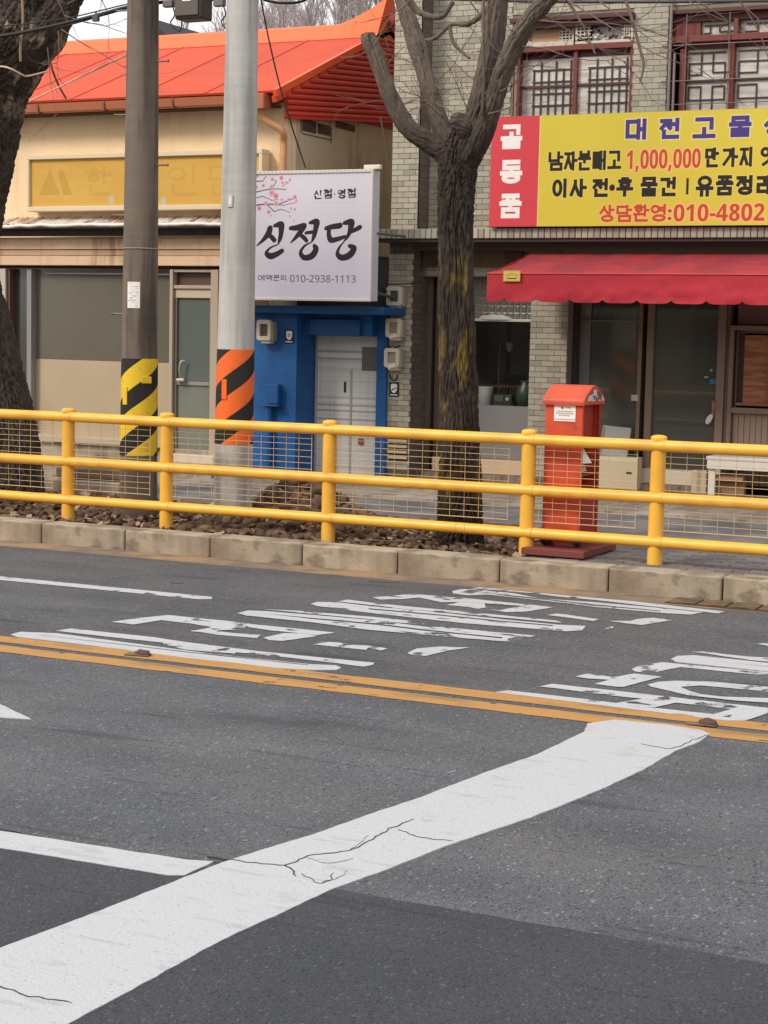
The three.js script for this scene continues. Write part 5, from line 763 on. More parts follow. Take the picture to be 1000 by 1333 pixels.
  { const per = brickTones.map(() => []); rest.forEach(([a, c, y, z, d], i) => per[Math.floor(Math.pow(hash(i, 4, 8), 1.4) * 6)].push(bx(a, c, y, y + bh, z - d, z + 0.004 * (hash(i, 1, 2) - 0.5))));
    const tint = []; const gs = []; per.forEach((l, k) => l.forEach((g) => { const n = g.attributes.position.count, c = new Float32Array(n * 3), t = brickTones[k].color; for (let i = 0; i < n; i++) { c[i * 3] = t.r; c[i * 3 + 1] = t.g; c[i * 3 + 2] = t.b; } g.setAttribute('color', new THREE.BufferAttribute(c, 3)); gs.push(g); }));
    const o = obj('brickwork', gs, mat([1, 1, 1], 0.45, { vertexColors: true }), b); o.userData.kind = 'stuff'; }
  // course of upright tiles over the shop
  { const x0 = XL, g = uvm(rb(-0.03, 0.03, yLb, yLt, -0.05, 0, 0.006, 1)); obj('ledge', bx(XL - 0.06, 2, yLb + 0.01, yLt - 0.008, -5.94, -5.035), Mmortar, b);
    for (let i = 0; i < 92; i++) { const m = new THREE.Mesh(g, brickTones[Math.floor(hash(i, 7, 2) * 6)]); m.name = 'ledge_tile'; m.position.set(x0 - 0.03 + i * 0.068, 0, -5.02 + 0.004 * (hash(i, 1, 3) - 0.5)); b.add(m); }
    obj('ledge_drip', bx(XL - 0.04, 2, yLb - 0.035, yLb, -5.9, -5.045), mat(S(64, 58, 52), 0.9), b); }
  obj('beam', [bx(cx1, px1 + 0.02, 2.72, yLb - 0.035, -5.95, -5.3), bx(px1 + 0.02, 2, 2.5, yLb - 0.035, -5.95, -5.3)], Mbeam, b);
  obj('concrete_lintel', bx(cx1 + 0.02, px0 - 0.1, 2.548, 2.72, -5.93, -5.48), mat(S(150, 130, 108), 0.9, { map: slabTex }), b);
  // --- upstairs windows
  const paper = tex(256, 256, (u, v, x, y) => mix(S(214, 206, 196), S(186, 174, 160), sm(0.35, 0.7, fbm(u, v, 3, 24, 500, 4))), true, 1), Mpaper = mat(null, 0.35, { physical: true, map: paper, clearcoat: 0.6, clearcoatRoughness: 0.1, bumpMap: noiseBump, bumpScale: 0.004 }), Mlat = mat(S(66, 50, 44), 0.6);
  const lattice = (name, x0, x1, y0, y1, z, segs, par, r = 0.008) => obj(name, segs.map(([a, c, d, e]) => { const X0 = x0 + a * (x1 - x0), X1 = x0 + d * (x1 - x0), Y0 = y1 - c * (y1 - y0), Y1 = y1 - e * (y1 - y0); return bx(Math.min(X0, X1) - r, Math.max(X0, X1) + r, Math.min(Y0, Y1) - r, Math.max(Y0, Y1) + r, z - 0.008, z + 0.004 + 0.002 * (X0 === X1)); }), Mlat, par);
  const sash = (par, x0, x1, y0, y1, z, t, M) => obj('sash_frame', [rb(x0, x0 + t, y0, y1, z - 0.04, z, 0.005), rb(x1 - t, x1, y0, y1, z - 0.04, z, 0.005), bx(x0 + t, x1 - t, y1 - t, y1, z - 0.04, z - 0.002), bx(x0 + t, x1 - t, y0, y0 + t, z - 0.04, z - 0.002)], M, par);
  { const w = new THREE.Group(); w.name = 'window'; b.add(w);
    const [x0, x1, y0] = w1, yTop = w1[3], yTr = 4.835, yT0 = 5.123;
    obj('reveal', [bx(x0 - 0.012, x0 + 0.02, y0, yTop, -5.95, ZB - 0.02), bx(x0, x1, y0 - 0.05, y0, -5.95, ZB)], mat(S(70, 56, 50), 0.9), w);
    obj('hood', [rb(x0 - 0.02, x1 + 0.01, yTop - 0.06, yTop - 0.01, -5.8, -5.5, 0.006), rb(x0 + 0.02, x1 - 0.01, yTop - 0.12, yTop - 0.06, -5.8, -5.56, 0.006)], MframeD, w);
    obj('frame', [rb(x0 + 0.02, x0 + 0.07, y0, yTr, -5.8, -5.62, 0.006), rb(x1 - 0.035, x1, y0, yTr, -5.8, -5.62, 0.006), rb(x0 + 0.02, x1, yTr - 0.005, yTr + 0.05, -5.8, -5.6, 0.006)], Mframe, w);
    const mx = -6.705; obj('mullion', rb(mx - 0.02, mx + 0.025, y0, yTr - 0.006, -5.72, -5.63, 0.005), Mframe, w);
    obj('outer_pipe', cyl(0.018, 0.018, 1.4, 10).translate(-7.341, yTr - 0.65, -5.56), mat(S(150, 118, 108), 0.5), w);
    // lattice of the two sliding panels
    const panes = [[x0 + 0.07, mx - 0.02, -5.7], [mx + 0.025, x1 - 0.035, -5.67]];
    panes.forEach(([a, c, z], i) => { obj('pane', bx(a, c, y0, yTr - 0.07, z - 0.02, z - 0.012), Mpaper, w); obj('painted_head_shade', bx(a, c, yTr - 0.07, yTr - 0.006, z - 0.05, z - 0.01 - 0.03 * (i === 0)), MframeD, w);  // dark strip coloured as the shade at the window head
      const s = [], n = 6, vx = [0.22, 0.36, 0.5, 0.64, 0.78, 0.92], yb = (y0 - (yTr - 0.07)); const Y = (k) => 0.1 + k * 0.118;
      for (let r = 0; r < 8; r++) { s.push([0.2, Y(r), 0.94, Y(r)]); }
      vx.forEach((v, k) => { s.push([v, k % 2 ? 0.02 : Y(0), v, Y(7)]); });
      lattice('lattice', a, c, y0 + 0.1, yTr - 0.08, z, s, w, 0.007);
      obj('cross_rail', bx(a, c, 4.475 - 0.012, 4.475 + 0.012, z - 0.012, z + 0.012), MframeD, w); });
    // transom with two white fretwork lights, one backed by a wooden board, one by crumpled film
    const Mwh = mat(S(206, 196, 180), 0.6), T = [[x0 + 0.03, -6.73 - 0.005], [-6.706, x1 - 0.01]];
    T.forEach(([a, c], i) => { const z = i ? -5.61 : -5.65, ya = yTr + 0.055, yc = yT0 + (i ? 0.02 : -0.01);
      obj('transom_frame', [rb(a, c, yc - 0.025, yc, z - 0.03, z, 0.004), rb(a, c, ya, ya + 0.03 + 0.02 * (1 - i), z - 0.03, z, 0.004), rb(a, a + 0.025, ya + 0.04, yc - 0.025, z - 0.03, z - 0.002, 0.004), rb(c - 0.025, c, ya + 0.04, yc - 0.025, z - 0.03, z - 0.002, 0.004)], Mwh, w);
      obj('dark_board', bx(a + 0.02, c - 0.02, ya + 0.03, yc - 0.02, z - 0.06, z - 0.05), mat(S(50, 42, 38), 0.7), w);
      const bl = i ? [0.28, 0.82] : [0.22, 0.74];
      if (!i) obj('wooden_board', bx(a + bl[0] * (c - a), a + bl[1] * (c - a), ya + 0.035, yc - 0.03, z - 0.05, z - 0.03), mat(S(196, 160, 122), 0.7), w);
      else { const p = new THREE.PlaneGeometry((bl[1] - bl[0]) * (c - a), yc - ya - 0.06, 24, 10), q = p.attributes.position; for (let k = 0; k < q.count; k++) q.setZ(k, 0.03 * Math.abs(n3(q.getX(k) * 9, q.getY(k) * 9 + 2, 1)) + 0.02 * n3(q.getX(k) * 25, q.getY(k) * 25, 3)); p.computeVertexNormals(); obj('plastic_film', p.translate(a + 0.55 * (c - a), (ya + yc) / 2, z - 0.05), mat(S(150, 142, 136), 0.18, { side: THREE.DoubleSide }), w); }
      const s = []; for (const e of [[0.04, bl[0]], [bl[1], 0.96]]) { const d = e[1] - e[0]; for (let r = 0; r < 5; r++) s.push([e[0], 0.2 + r * 0.15, e[1] - d * 0.1 * (r % 2), 0.2 + r * 0.15]); for (let k = 0; k < 3; k++) s.push([e[0] + d * (0.2 + 0.3 * k), 0.15 + 0.15 * (k % 2), e[0] + d * (0.2 + 0.3 * k), 0.85 - 0.15 * (k % 2)]); }
      const o = lattice('fretwork', a, c, ya + 0.02, yc, z - 0.01, s, w, 0.006); o.material = Mwh; });
  }
  { const w = new THREE.Group(); w.name = 'window'; b.add(w);
    const [x0, x1, y0, yTop] = w2, yA = 4.84, yM = 4.468, zf = -5.64, mx = -5.006, mx2 = -4.967;
    obj('reveal', [bx(x0 - 0.002, x0 + 0.03, y0, yTop, -5.95, ZB - 0.015), bx(x0, x1, y0 - 0.05, y0, -5.95, ZB)], mat(S(64, 50, 46), 0.9), w);
    obj('hood', rb(x0, x1, yTop - 0.05, yTop - 0.005, -5.8, -5.58, 0.006), MframeD, w);
    obj('head', bx(x0 + 0.03, x1, yTop - 0.12, yTop - 0.05, -5.8, -5.66), mat(S(92, 48, 42), 0.6), w);
    obj('frame', [rb(x0 + 0.12, x0 + 0.18, y0, yA - 0.05, -5.8, zf, 0.006), rb(x0 + 0.03, x1, yA + 0.01, yA + 0.075, -5.8, -5.6, 0.006), rb(mx2 - 0.035, mx2 + 0.01, yA + 0.075, yTop - 0.12, -5.78, -5.61, 0.005), rb(x0 + 0.03, x0 + 0.32, yA + 0.08, yTop - 0.12, -5.8, -5.68, 0.006), bx(x0 + 0.12, x1, yA - 0.05, yA + 0.01, -5.82, -5.72)], Mframe, w);
    obj('mullion', rb(mx - 0.03, mx + 0.02, y0, yA - 0.002, -5.76, -5.62, 0.005), Mframe, w);
    obj('outer_pipe', [cyl(0.016, 0.016, 1.8, 10).translate(-5.642, 4.4, -5.55), cyl(0.014, 0.014, 1.0, 10).translate(-5.598, yA - 0.6, -5.57)], mat(S(140, 122, 116), 0.5), w);
    const P = [[x0 + 0.18, mx - 0.03, -5.72], [mx + 0.02, mx + 0.72, -5.69], [mx + 0.75, x1 - 0.02, -5.72]];
    P.forEach(([a, c, z]) => { obj('pane', bx(a, c, y0, yA - 0.05, z - 0.02, z - 0.012), Mpaper, w);
      const U = (yM - y0 - 0.02), s1 = [[0.05, 0.05, 0.85, 0.05], [0.05, 0.4, 0.85, 0.4], [0.05, 0.4, 0.05, 1], [0.32, 0.05, 0.32, 0.78], [0.58, 0.05, 0.58, 0.72], [0.85, 0.4, 0.85, 1], [0.05, 0.78, 0.32, 0.78], [0.58, 0.72, 1, 0.72]];
      lattice('lattice', a, c, yM, yA - 0.07, z, s1, w, 0.006);
      lattice('lattice', a, c, yM - (yA - 0.07 - yM) * 1.5, yM, z, [[0.05, 0.12, 0.32, 0.12], [0.05, 0.12, 0.05, 0.42], [0.05, 0.42, 0.85, 0.42], [0.32, 0.12, 0.32, 1], [0.58, 0.12, 0.58, 1], [0.58, 0.12, 0.85, 0.12], [0.85, 0.12, 0.85, 0.42], [0.05, 0.75, 0.85, 0.75]], w, 0.006);
      obj('cross_rail', bx(a, c, yM - 0.012, yM + 0.012, z - 0.012, z + 0.012), mat(S(58, 40, 36), 0.6), w); });
    for (const [a, c] of [[x0 + 0.32, mx2 - 0.035], [mx2 + 0.01, mx2 + 0.72], [mx2 + 0.73, x1 - 0.02]]) { obj('transom_pane', bx(a + 0.002, c - 0.002, yA + 0.076, yTop - 0.121, -5.74, -5.73), Mpaper, w); lattice('transom_lattice', a, c, yA + 0.08, yTop - 0.12, -5.715, [[0.1, 0.28, 0.75, 0.28], [0.25, 0.28, 0.25, 0.8], [0.08, 0.8, 0.25, 0.8], [0.52, 0.28, 0.52, 0.72], [0.52, 0.72, 1, 0.72], [0.78, 0, 0.78, 1]], w, 0.006); }
    // thin guard bars before the glass
    obj('guard_bar', [0.3, 0.75, 1.2, 1.65].map((t) => bar([x0 + t - 0.1, y0 + 0.2, -5.58], [x0 + t - 0.1, yTop - 0.06, -5.58], 0.006, 6)).concat([bar([x0 - 0.05, yA - 0.02, -5.58], [x1, yA - 0.02, -5.58], 0.007, 6), bar([x0 - 0.05, yM - 0.01, -5.57], [x1, yM - 0.01, -5.57], 0.006, 6), bar([x0, yA - 0.62, -5.57], [x1, yA - 0.62, -5.57], 0.006, 6)]), mat(S(120, 108, 104), 0.5), w);
  }
  obj('shop_side_wall', bx(-3, 2, 0.1, 2.5, -5.95, -5.72), mat(null, 0.9, { map: slabTex }), b);
  // --- shop front
  const zS = -5.9, MglassT = mat([0.93, 0.96, 0.94], 0.03, { physical: true, transmission: 1, thickness: 0, ior: 1.5 });
  const Mfilm = (c) => mat(c, 0.12, { physical: true, clearcoat: 1, clearcoatRoughness: 0.04 });
  // strip coloured as shaded pier side; display window with block lights over it
  obj('pier_side_shade', [bx(cx1, -8.325, 0.1, 2.548, -5.95, -5.7)], mat(S(98, 86, 76), 0.9, { bumpMap: noiseBump, bumpScale: 0.004 }), b);  // dark colour stands for the pier's side in shade
  { const w = new THREE.Group(); w.name = 'display_window'; b.add(w);
    const x0 = -8.276, x1 = px0, yh = 1.965, ys = 1.036, ye = 2.44, yp = 0.445, z = -5.75;
    obj('frame', [rb(x0, x0 + 0.08, 0.3, ye, -5.9, -5.68, 0.006), rb(x1 - 0.02, x1, 0.3, ye, -5.9, -5.7, 0.005)], Mbrown, w);
    obj('transom', rb(x0 + 0.08, x1 - 0.02, yh - 0.005, yh + 0.025, -5.84, -5.71, 0.005), mat(S(196, 192, 180), 0.5), w);
    const nx = Math.round((x1 - x0 - 0.1) / 0.075), ny = Math.round((ye - yh - 0.025) / 0.075), blk = uvm(rb(-0.031, 0.031, -0.031, 0.031, -0.03, 0, 0.01, 1)), Mblk = mat(S(120, 122, 116), 0.12, { physical: true, clearcoat: 1, clearcoatRoughness: 0.05 });
    obj('block_grid', bx(x0 + 0.08, x1 - 0.02, yh + 0.025, ye, z - 0.05, z - 0.012), mat(S(150, 142, 128), 0.8), w);
    for (let i = 0; i < nx; i++) for (let j = 0; j < ny; j++) { const m = new THREE.Mesh(blk, Mblk); m.name = 'glass_block'; m.position.set(x0 + 0.12 + i * 0.075, yh + 0.065 + j * 0.075, z); w.add(m); }
    obj('pane', new THREE.PlaneGeometry(x1 - x0 - 0.1, yh - ys).translate((x0 + 0.08 + x1 - 0.02) / 2, (yh + ys) / 2, z), MglassT, w);
    obj('grey_panel', bx(x0 + 0.08, x1 - 0.02, yp, ys, z - 0.04, z - 0.005), mat(S(134, 131, 130), 0.5), w);
    obj('stall_riser', rb(x0 + 0.02, x1 - 0.01, 0.28, yp - 0.005, -5.92, -5.62, 0.01), mat(S(212, 184, 152), 0.85, { bumpMap: noiseBump, bumpScale: 0.003 }), w);
    // dim interior
    obj('interior', [bx(x0, x1 + 0.4, 0.3, 2.6, -7.7, -7.6), bx(x0 - 0.1, x0, 0.3, 2.6, -7.6, -5.95), bx(px1 - 0.05, px1, 0.3, 2.6, -7.6, -5.96), bx(x0, px1, 2.5, 2.6, -7.6, -5.96), bx(x0, px1, 0.25, 0.35, -7.6, -5.96)], mat(S(168, 162, 156), 0.9), w);
    obj('interior_shelf', [bx(x0 + 0.1, x1 + 0.3, ys - 0.08, ys - 0.02, -6.6, -5.85), bx(x0 + 0.1, x1 + 0.3, ys + 0.28, ys + 0.3, -7.5, -7.0), bx(x0 + 0.3, x0 + 0.34, ys, 2.4, -7.1, -7.05)], mat(S(66, 54, 46), 0.8), w);
    shopParts.ys = ys; shopParts.x1 = x1; shopParts.x0 = x0; shopParts.yh = yh;
  }
  // pair of doors with dark film, posts between
  const D = new THREE.Group(); D.name = 'door_front'; b.add(D);
  const yD0 = 0.351, yDt = 2.5, film = tex(256, 256, (u, v, x, y) => { const f = fbm(u, v, 3, 5, 520, 5); return mix(S(72, 76, 70), S(92, 92, 82), f).map((t) => t * 0.9); }, true, 1.6);
  const Mdoor = mat(null, 0.1, { physical: true, map: film, clearcoat: 1, clearcoatRoughness: 0.03 });
  const X = (px) => -6.759 + (px - 738) * (-4.96 - -6.759) / 212;
  obj('jamb', rb(X(737), X(754), 0.3, yDt, -5.95, -5.72, 0.006), mat(S(62, 50, 46), 0.6), D);
  obj('side_light', bx(X(754), X(768), 0.3, yDt, -5.86, -5.84), mat(S(130, 128, 122), 0.25, { physical: true, clearcoat: 1 }), D);
  const d1 = new THREE.Group(); d1.name = 'door'; b.add(d1);
  const yH1 = 1.98, e0 = X(756), e1 = X(838);
  obj('pane', bx(X(769), e1 - 0.03, 0.36, yH1, -5.85, -5.835), Mdoor, d1); obj('over_pane', bx(X(769), e1 - 0.03, yH1 + 0.02, yDt, -5.87, -5.855), Mdoor, d1);
  obj('stile', [rb(e1 - 0.045, e1, 0.3, yDt, -5.87, -5.8, 0.006), bx(e0 + 0.01, e1 - 0.045, yH1, yH1 + 0.018, -5.865, -5.815)], MbrownL, d1);
  obj('lock_plate', rb(e1 - 0.1, e1 - 0.02, 1.142, 1.208, -5.84, -5.79, 0.004), mat(S(204, 188, 170), 0.4), d1);
  obj('dark_gap', bx(X(838) + 0.001, X(848), 0.3, yDt, -5.9, -5.86), mat(S(40, 34, 32), 0.8), D);
  const d2 = new THREE.Group(); d2.name = 'door'; b.add(d2);
  obj('stile', [rb(X(845), X(854), 0.3, yDt, -5.86, -5.77, 0.006)], MbrownL, d2);
  obj('pane', bx(X(854), X(937), 0.42, yDt, -5.83, -5.815), Mdoor, d2);
  obj('bottom_rail', rb(X(854), X(937), 0.3, 0.42, -5.85, -5.79, 0.006), mat(S(200, 186, 166), 0.7), d2);
  obj('sticker', bx(X(926), X(934), 1.349, 1.398, -5.8155, -5.812), mat(S(36, 132, 176), 0.5), d2);
  obj('notice', [bx(X(919), X(924), 1.411, 1.427, -5.8155, -5.812), bx(X(926), X(929), 1.482, 1.502, -5.8155, -5.812)], mat(S(190, 190, 184), 0.5), d2);
  obj('post', rb(X(937), X(947), 0.3, yDt, -5.95, -5.72, 0.006), MbrownL, D);
  obj('post_trim', rb(X(947.3), X(951), 0.3, yDt, -5.95, -5.75, 0.004), mat(S(110, 92, 82), 0.5), D);
  obj('handle', [rb(X(933), X(935.5), 0.992, 1.177, -5.76, -5.72, 0.006), tube([[X(935), 1.033, -5.73], [X(937.5), 1.129, -5.68], [X(938), 1.177, -5.71]], 0.006, 14, 6)], mat(S(170, 120, 92), 0.5), d2);
  { const tg = obj('hanging_tag', tr(new THREE.SphereGeometry(1, 12, 8).scale(0.03, 0.06, 0.008), X(931), 0.984, -5.7, 0, 0, -0.5), mat(S(214, 210, 204), 0.6), d2); }
  obj('threshold', rb(X(848), X(938), 0.28, 0.432, -5.9, -5.6, 0.01), mat(S(222, 208, 186), 0.85, { bumpMap: noiseBump, bumpScale: 0.003 }), b);
  // counter window at the right, board cladding beneath
  { const w = new THREE.Group(); w.name = 'counter_window'; b.add(w); const x0 = X(951.5), x1 = -3.0, yt = 1.917, ys = 1.116;
    obj('frame', [rb(x0, x1, yt, yt + 0.05, -5.88, -5.72, 0.006), rb(x0, x0 + 0.045, 0.3, yt, -5.88, -5.73, 0.006), rb(x0 + 0.045, x1, ys - 0.06, ys, -5.88, -5.72, 0.006)], MbrownL, w);
    obj('red_board', bx(x0 + 0.05, x1, yt + 0.06, 2.5, -5.9, -5.84), mat(S(136, 92, 88), 0.6), w);
    obj('inner_frame', [rb(x0 + 0.06, x0 + 0.085, ys, yt, -5.86, -5.78, 0.004), bx(x0 + 0.085, x1, yt - 0.03, yt, -5.86, -5.79)], Mbrown, w);
    const woodT = tex(256, 256, (u, v, x, y) => { const f = fbm(u, v, 2, 26, 540, 4); return mix(S(186, 120, 76), S(134, 76, 46), sm(0.3, 0.75, f)); }, true, 0.6);
    obj('wooden_panel', [bx(x0 + 0.14, x0 + 0.38, ys + 0.05, yt - 0.05, -5.84, -5.825), bx(x0 + 0.395, x1, ys + 0.05, yt - 0.05, -5.84, -5.825)], mat(null, 0.4, { physical: true, map: woodT, clearcoat: 0.8, clearcoatRoughness: 0.05 }), w);
    obj('dark_reveal', bx(x0 + 0.085, x0 + 0.14, ys, yt - 0.03, -5.86, -5.84), mat(S(80, 54, 44), 0.6), w);
    obj('ledge_bar', [rb(x0 + 0.085, x1, ys + 0.02, ys + 0.05, -5.84, -5.76, 0.005), bx(x0 + 0.381, x0 + 0.394, ys + 0.05, yt - 0.05, -5.84, -5.81)], mat(S(150, 104, 78), 0.5), w);
    for (let i = 0; i < 18; i++) obj('cladding_board', rb(x0 + 0.05 + i * 0.062, x0 + 0.109 + i * 0.062, 0.3, ys - 0.062, -5.86, -5.8, 0.006), mat(S(158, 136, 118), 0.6), w);
  }
  obj('plinth', [bx(cx0, X(955), 0.05, 0.28, -5.95, -5.5), rb(-8.543, 0, 0.05, 0.22, -5.6, -5.2, 0.012)], mat(null, 0.95, { map: concreteTex(S(160, 142, 122), S(108, 96, 84), 560, 1), bumpMap: noiseBump, bumpScale: 0.01 }), b);
  // low vents by the meter pier
  for (let i = 0; i < 5; i++) obj('pier_louvre', rb(cx0 + 0.05, cx1 - 0.02, 0.42 + i * 0.062, 0.45 + i * 0.062, -5.3, -5.27, 0.004), mat(S(206, 180, 148), 0.7), b);
  obj('vent_back', bx(cx0 + 0.05, cx1 - 0.02, 0.4, 0.72, -5.31, -5.29), mat(S(58, 46, 40), 0.9), b);
}
{ // what stands in the display window
  const { ys, x0, x1 } = shopParts, zb = ys - 0.02;
  const bk = thing('bucket', 'white plastic bucket standing in the shop display window', 'bucket', [-7.783, zb, -5.98]);
  obj('pail', new THREE.LatheGeometry([[0.001, 0], [0.075, 0], [0.095, 0.2], [0.1, 0.2], [0.1, 0.215], [0.09, 0.215], [0.072, 0.01]].map(([a, c]) => new THREE.Vector2(a, c)), 24), mat(S(214, 214, 206), 0.5), bk);
  const g = thing('vase', 'dark green rounded jar at the edge of the shop display window', 'jar', [-7.304, zb, -6.0]); obj('body', new THREE.LatheGeometry([[0.001, 0], [0.07, 0], [0.11, 0.1], [0.1, 0.2], [0.05, 0.27], [0.06, 0.3]].map(([a, c]) => new THREE.Vector2(a, c)), 24), mat(S(48, 68, 54), 0.35), g);
  const rd = thing('old_radio', 'small dark appliance beside the white bucket in the display window', 'appliance', [-7.523, zb, -6.0]); obj('body', rb(-0.13, 0.1, 0, 0.14, -0.1, 0.1, 0.015), mat(S(44, 42, 42), 0.5), rd); obj('knob', tr(cyl(0.02, 0.02, 0.02, 12), 0.05, 0.09, 0.108, PI / 2), mat(S(180, 180, 176), 0.4), rd); obj('dial', rb(-0.11, 0.0, 0.06, 0.12, 0.1, 0.106, 0.003), mat(S(90, 88, 84), 0.4), rd);
  const lp = thing('desk_lamp', 'pale clamp lamp hanging at the back of the shop display', 'lamp', [-7.763, 1.727, -6.6]); obj('shade', tr(cyl(0.05, 0.03, 0.1, 16), 0.02, -0.05, 0), mat(S(160, 160, 158), 0.4), lp); obj('arm', tube([[0, 0, 0], [-0.06, 0.03, 0], [-0.1, -0.04, 0], [-0.1, -0.75, 0]], 0.008, 20, 6), mat(S(120, 118, 116), 0.4), lp);
  const cl = thing('white_cloth', 'pale cloth heaped behind the block lights above the display window', 'cloth', [-7.572, 1.981, -5.72]); { const s = new THREE.SphereGeometry(1, 24, 10, 0, 2 * PI, 0, PI / 2), p = s.attributes.position; for (let i = 0; i < p.count; i++) { const k = 1 + 0.2 * n3(p.getX(i) * 3, p.getY(i) * 3, p.getZ(i) * 3); p.setXYZ(i, p.getX(i) * 0.2 * k, p.getY(i) * 0.055 * k, p.getZ(i) * 0.03); } s.computeVertexNormals(); obj('fold', s, mat(S(196, 190, 182), 0.9), cl); }
}
{ // banner signboard
  const z = -4.96, x0 = -7.368, x1 = -2.6, yt = 4.082, yb = 2.941, xs = -6.825;
  const s = thing('banner_sign', 'wide yellow and red shop banner with purple, black and orange lettering above the red awning', 'sign');
  obj('frame', [rb(x0, x1, yb, yt, -5.2, z - 0.006, 0.006)], mat(S(90, 80, 60), 0.6), s);
  const pr = printed(x0 + 0.004, x1, yb + 0.004, yt - 0.004, z, 400, (c, X, Y, w, h) => {
    c.fillStyle = '#d8c23e'; c.fillRect(0, 0, w, h); c.fillStyle = '#d4404a'; c.fillRect(0, 0, X(xs), h); c.fillStyle = '#e8d890'; c.fillRect(X(xs), 0, 3, h);
    const put = (list, col, pen, halo, hw) => { for (const pass of halo ? [1, 0] : [0]) for (const [ch, a, b, d, e] of list) { c.strokeStyle = pass ? halo : col; drawSyllable(c, ch, X(a) - (pass ? hw : 0), Y(b) - (pass ? hw : 0), X(d) - X(a) + (pass ? 2 * hw : 0), Y(e) - Y(b) + (pass ? 2 * hw : 0), pen + (pass ? 2 * hw : 0)); } };
    put([['골', -7.257,3.998,-7.015,3.745], ['동', -7.254,3.635,-7.004,3.39], ['품', -7.252,3.287,-7.002,3.032]], '#f4ece6', 19);
    put([['대', -5.896,4.015,-5.67,3.805], ['전', -5.538,4.012,-5.324,3.803], ['고', -5.198,4.008,-4.963,3.801], ['물', -4.832,4.012,-4.606,3.803], ['상', -4.48,4.012,-4.261,3.805]], '#43307c', 17, '#e6d9a0', 4);
    put([['남', -6.718,3.71,-6.554,3.511], ['자', -6.546,3.706,-6.399,3.512], ['분', -6.395,3.711,-6.254,3.509], ['빼', -6.238,3.707,-6.089,3.51], ['고', -6.077,3.703,-5.93,3.518], ['만', -5.061,3.709,-4.92,3.514], ['가', -4.882,3.705,-4.727,3.514], ['지', -4.712,3.708,-4.57,3.514], ['옛', -4.506,3.71,-4.339,3.518]], '#1f140e', 12.5, '#e6cf6a', 3);
    put([['이', -6.667,3.432,-6.49,3.236], ['사', -6.474,3.428,-6.29,3.238], ['전', -6.228,3.428,-6.055,3.238], ['후', -5.973,3.435,-5.794,3.239], ['물', -5.717,3.435,-5.54,3.236], ['건', -5.512,3.431,-5.341,3.237], ['유', -5.144,3.436,-4.963,3.228], ['품', -4.94,3.436,-4.762,3.237], ['정', -4.735,3.433,-4.562,3.238], ['리', -4.532,3.429,-4.38,3.243]], '#1f140e', 14.5, '#e6cf6a', 3);
    c.fillStyle = '#1f140e'; { const q = [-6.043,3.36,-5.993,3.303]; c.beginPath(); c.ellipse((X(q[0]) + X(q[2])) / 2, (Y(q[1]) + Y(q[3])) / 2, 12, 13, 0, 0, 7); c.fill(); const r = [-5.242,3.413,-5.218,3.253]; c.fillRect(X(r[0]), Y(r[1]), X(r[2]) - X(r[0]), Y(r[3]) - Y(r[1])); }
    put([['상', -6.145,3.16,-5.984,2.986], ['담', -5.964,3.158,-5.797,2.984], ['환', -5.785,3.16,-5.615,2.987], ['영', -5.603,3.162,-5.434,2.986]], '#c4481e', 10, '#f0b878', 4);
    const txt = (t, q, col, halo) => { const W = X(q[2]) - X(q[0]), H = Y(q[3]) - Y(q[1]); c.save(); c.font = 'bold 100px sans-serif'; const m = c.measureText(t).width; c.translate(X(q[0]), Y(q[3])); c.scale(W / m, H / 73); c.lineWidth = 14; c.lineJoin = 'round'; c.strokeStyle = halo; c.strokeText(t, 0, 0); c.fillStyle = col; c.fillText(t, 0, 0); c.restore(); };
    txt('1,000,000', [-5.882,3.706,-5.099,3.516], '#c4481e', '#f0b878'); txt(':', [-5.434,3.141,-5.371,3.004], '#a4401e', '#f0b878'); txt('010-4802', [-5.367,3.159,-4.433,2.989], '#c4481e', '#f0b878');
  }, 0.38);
  obj('face', pr.g, pr.m, s, true);
}
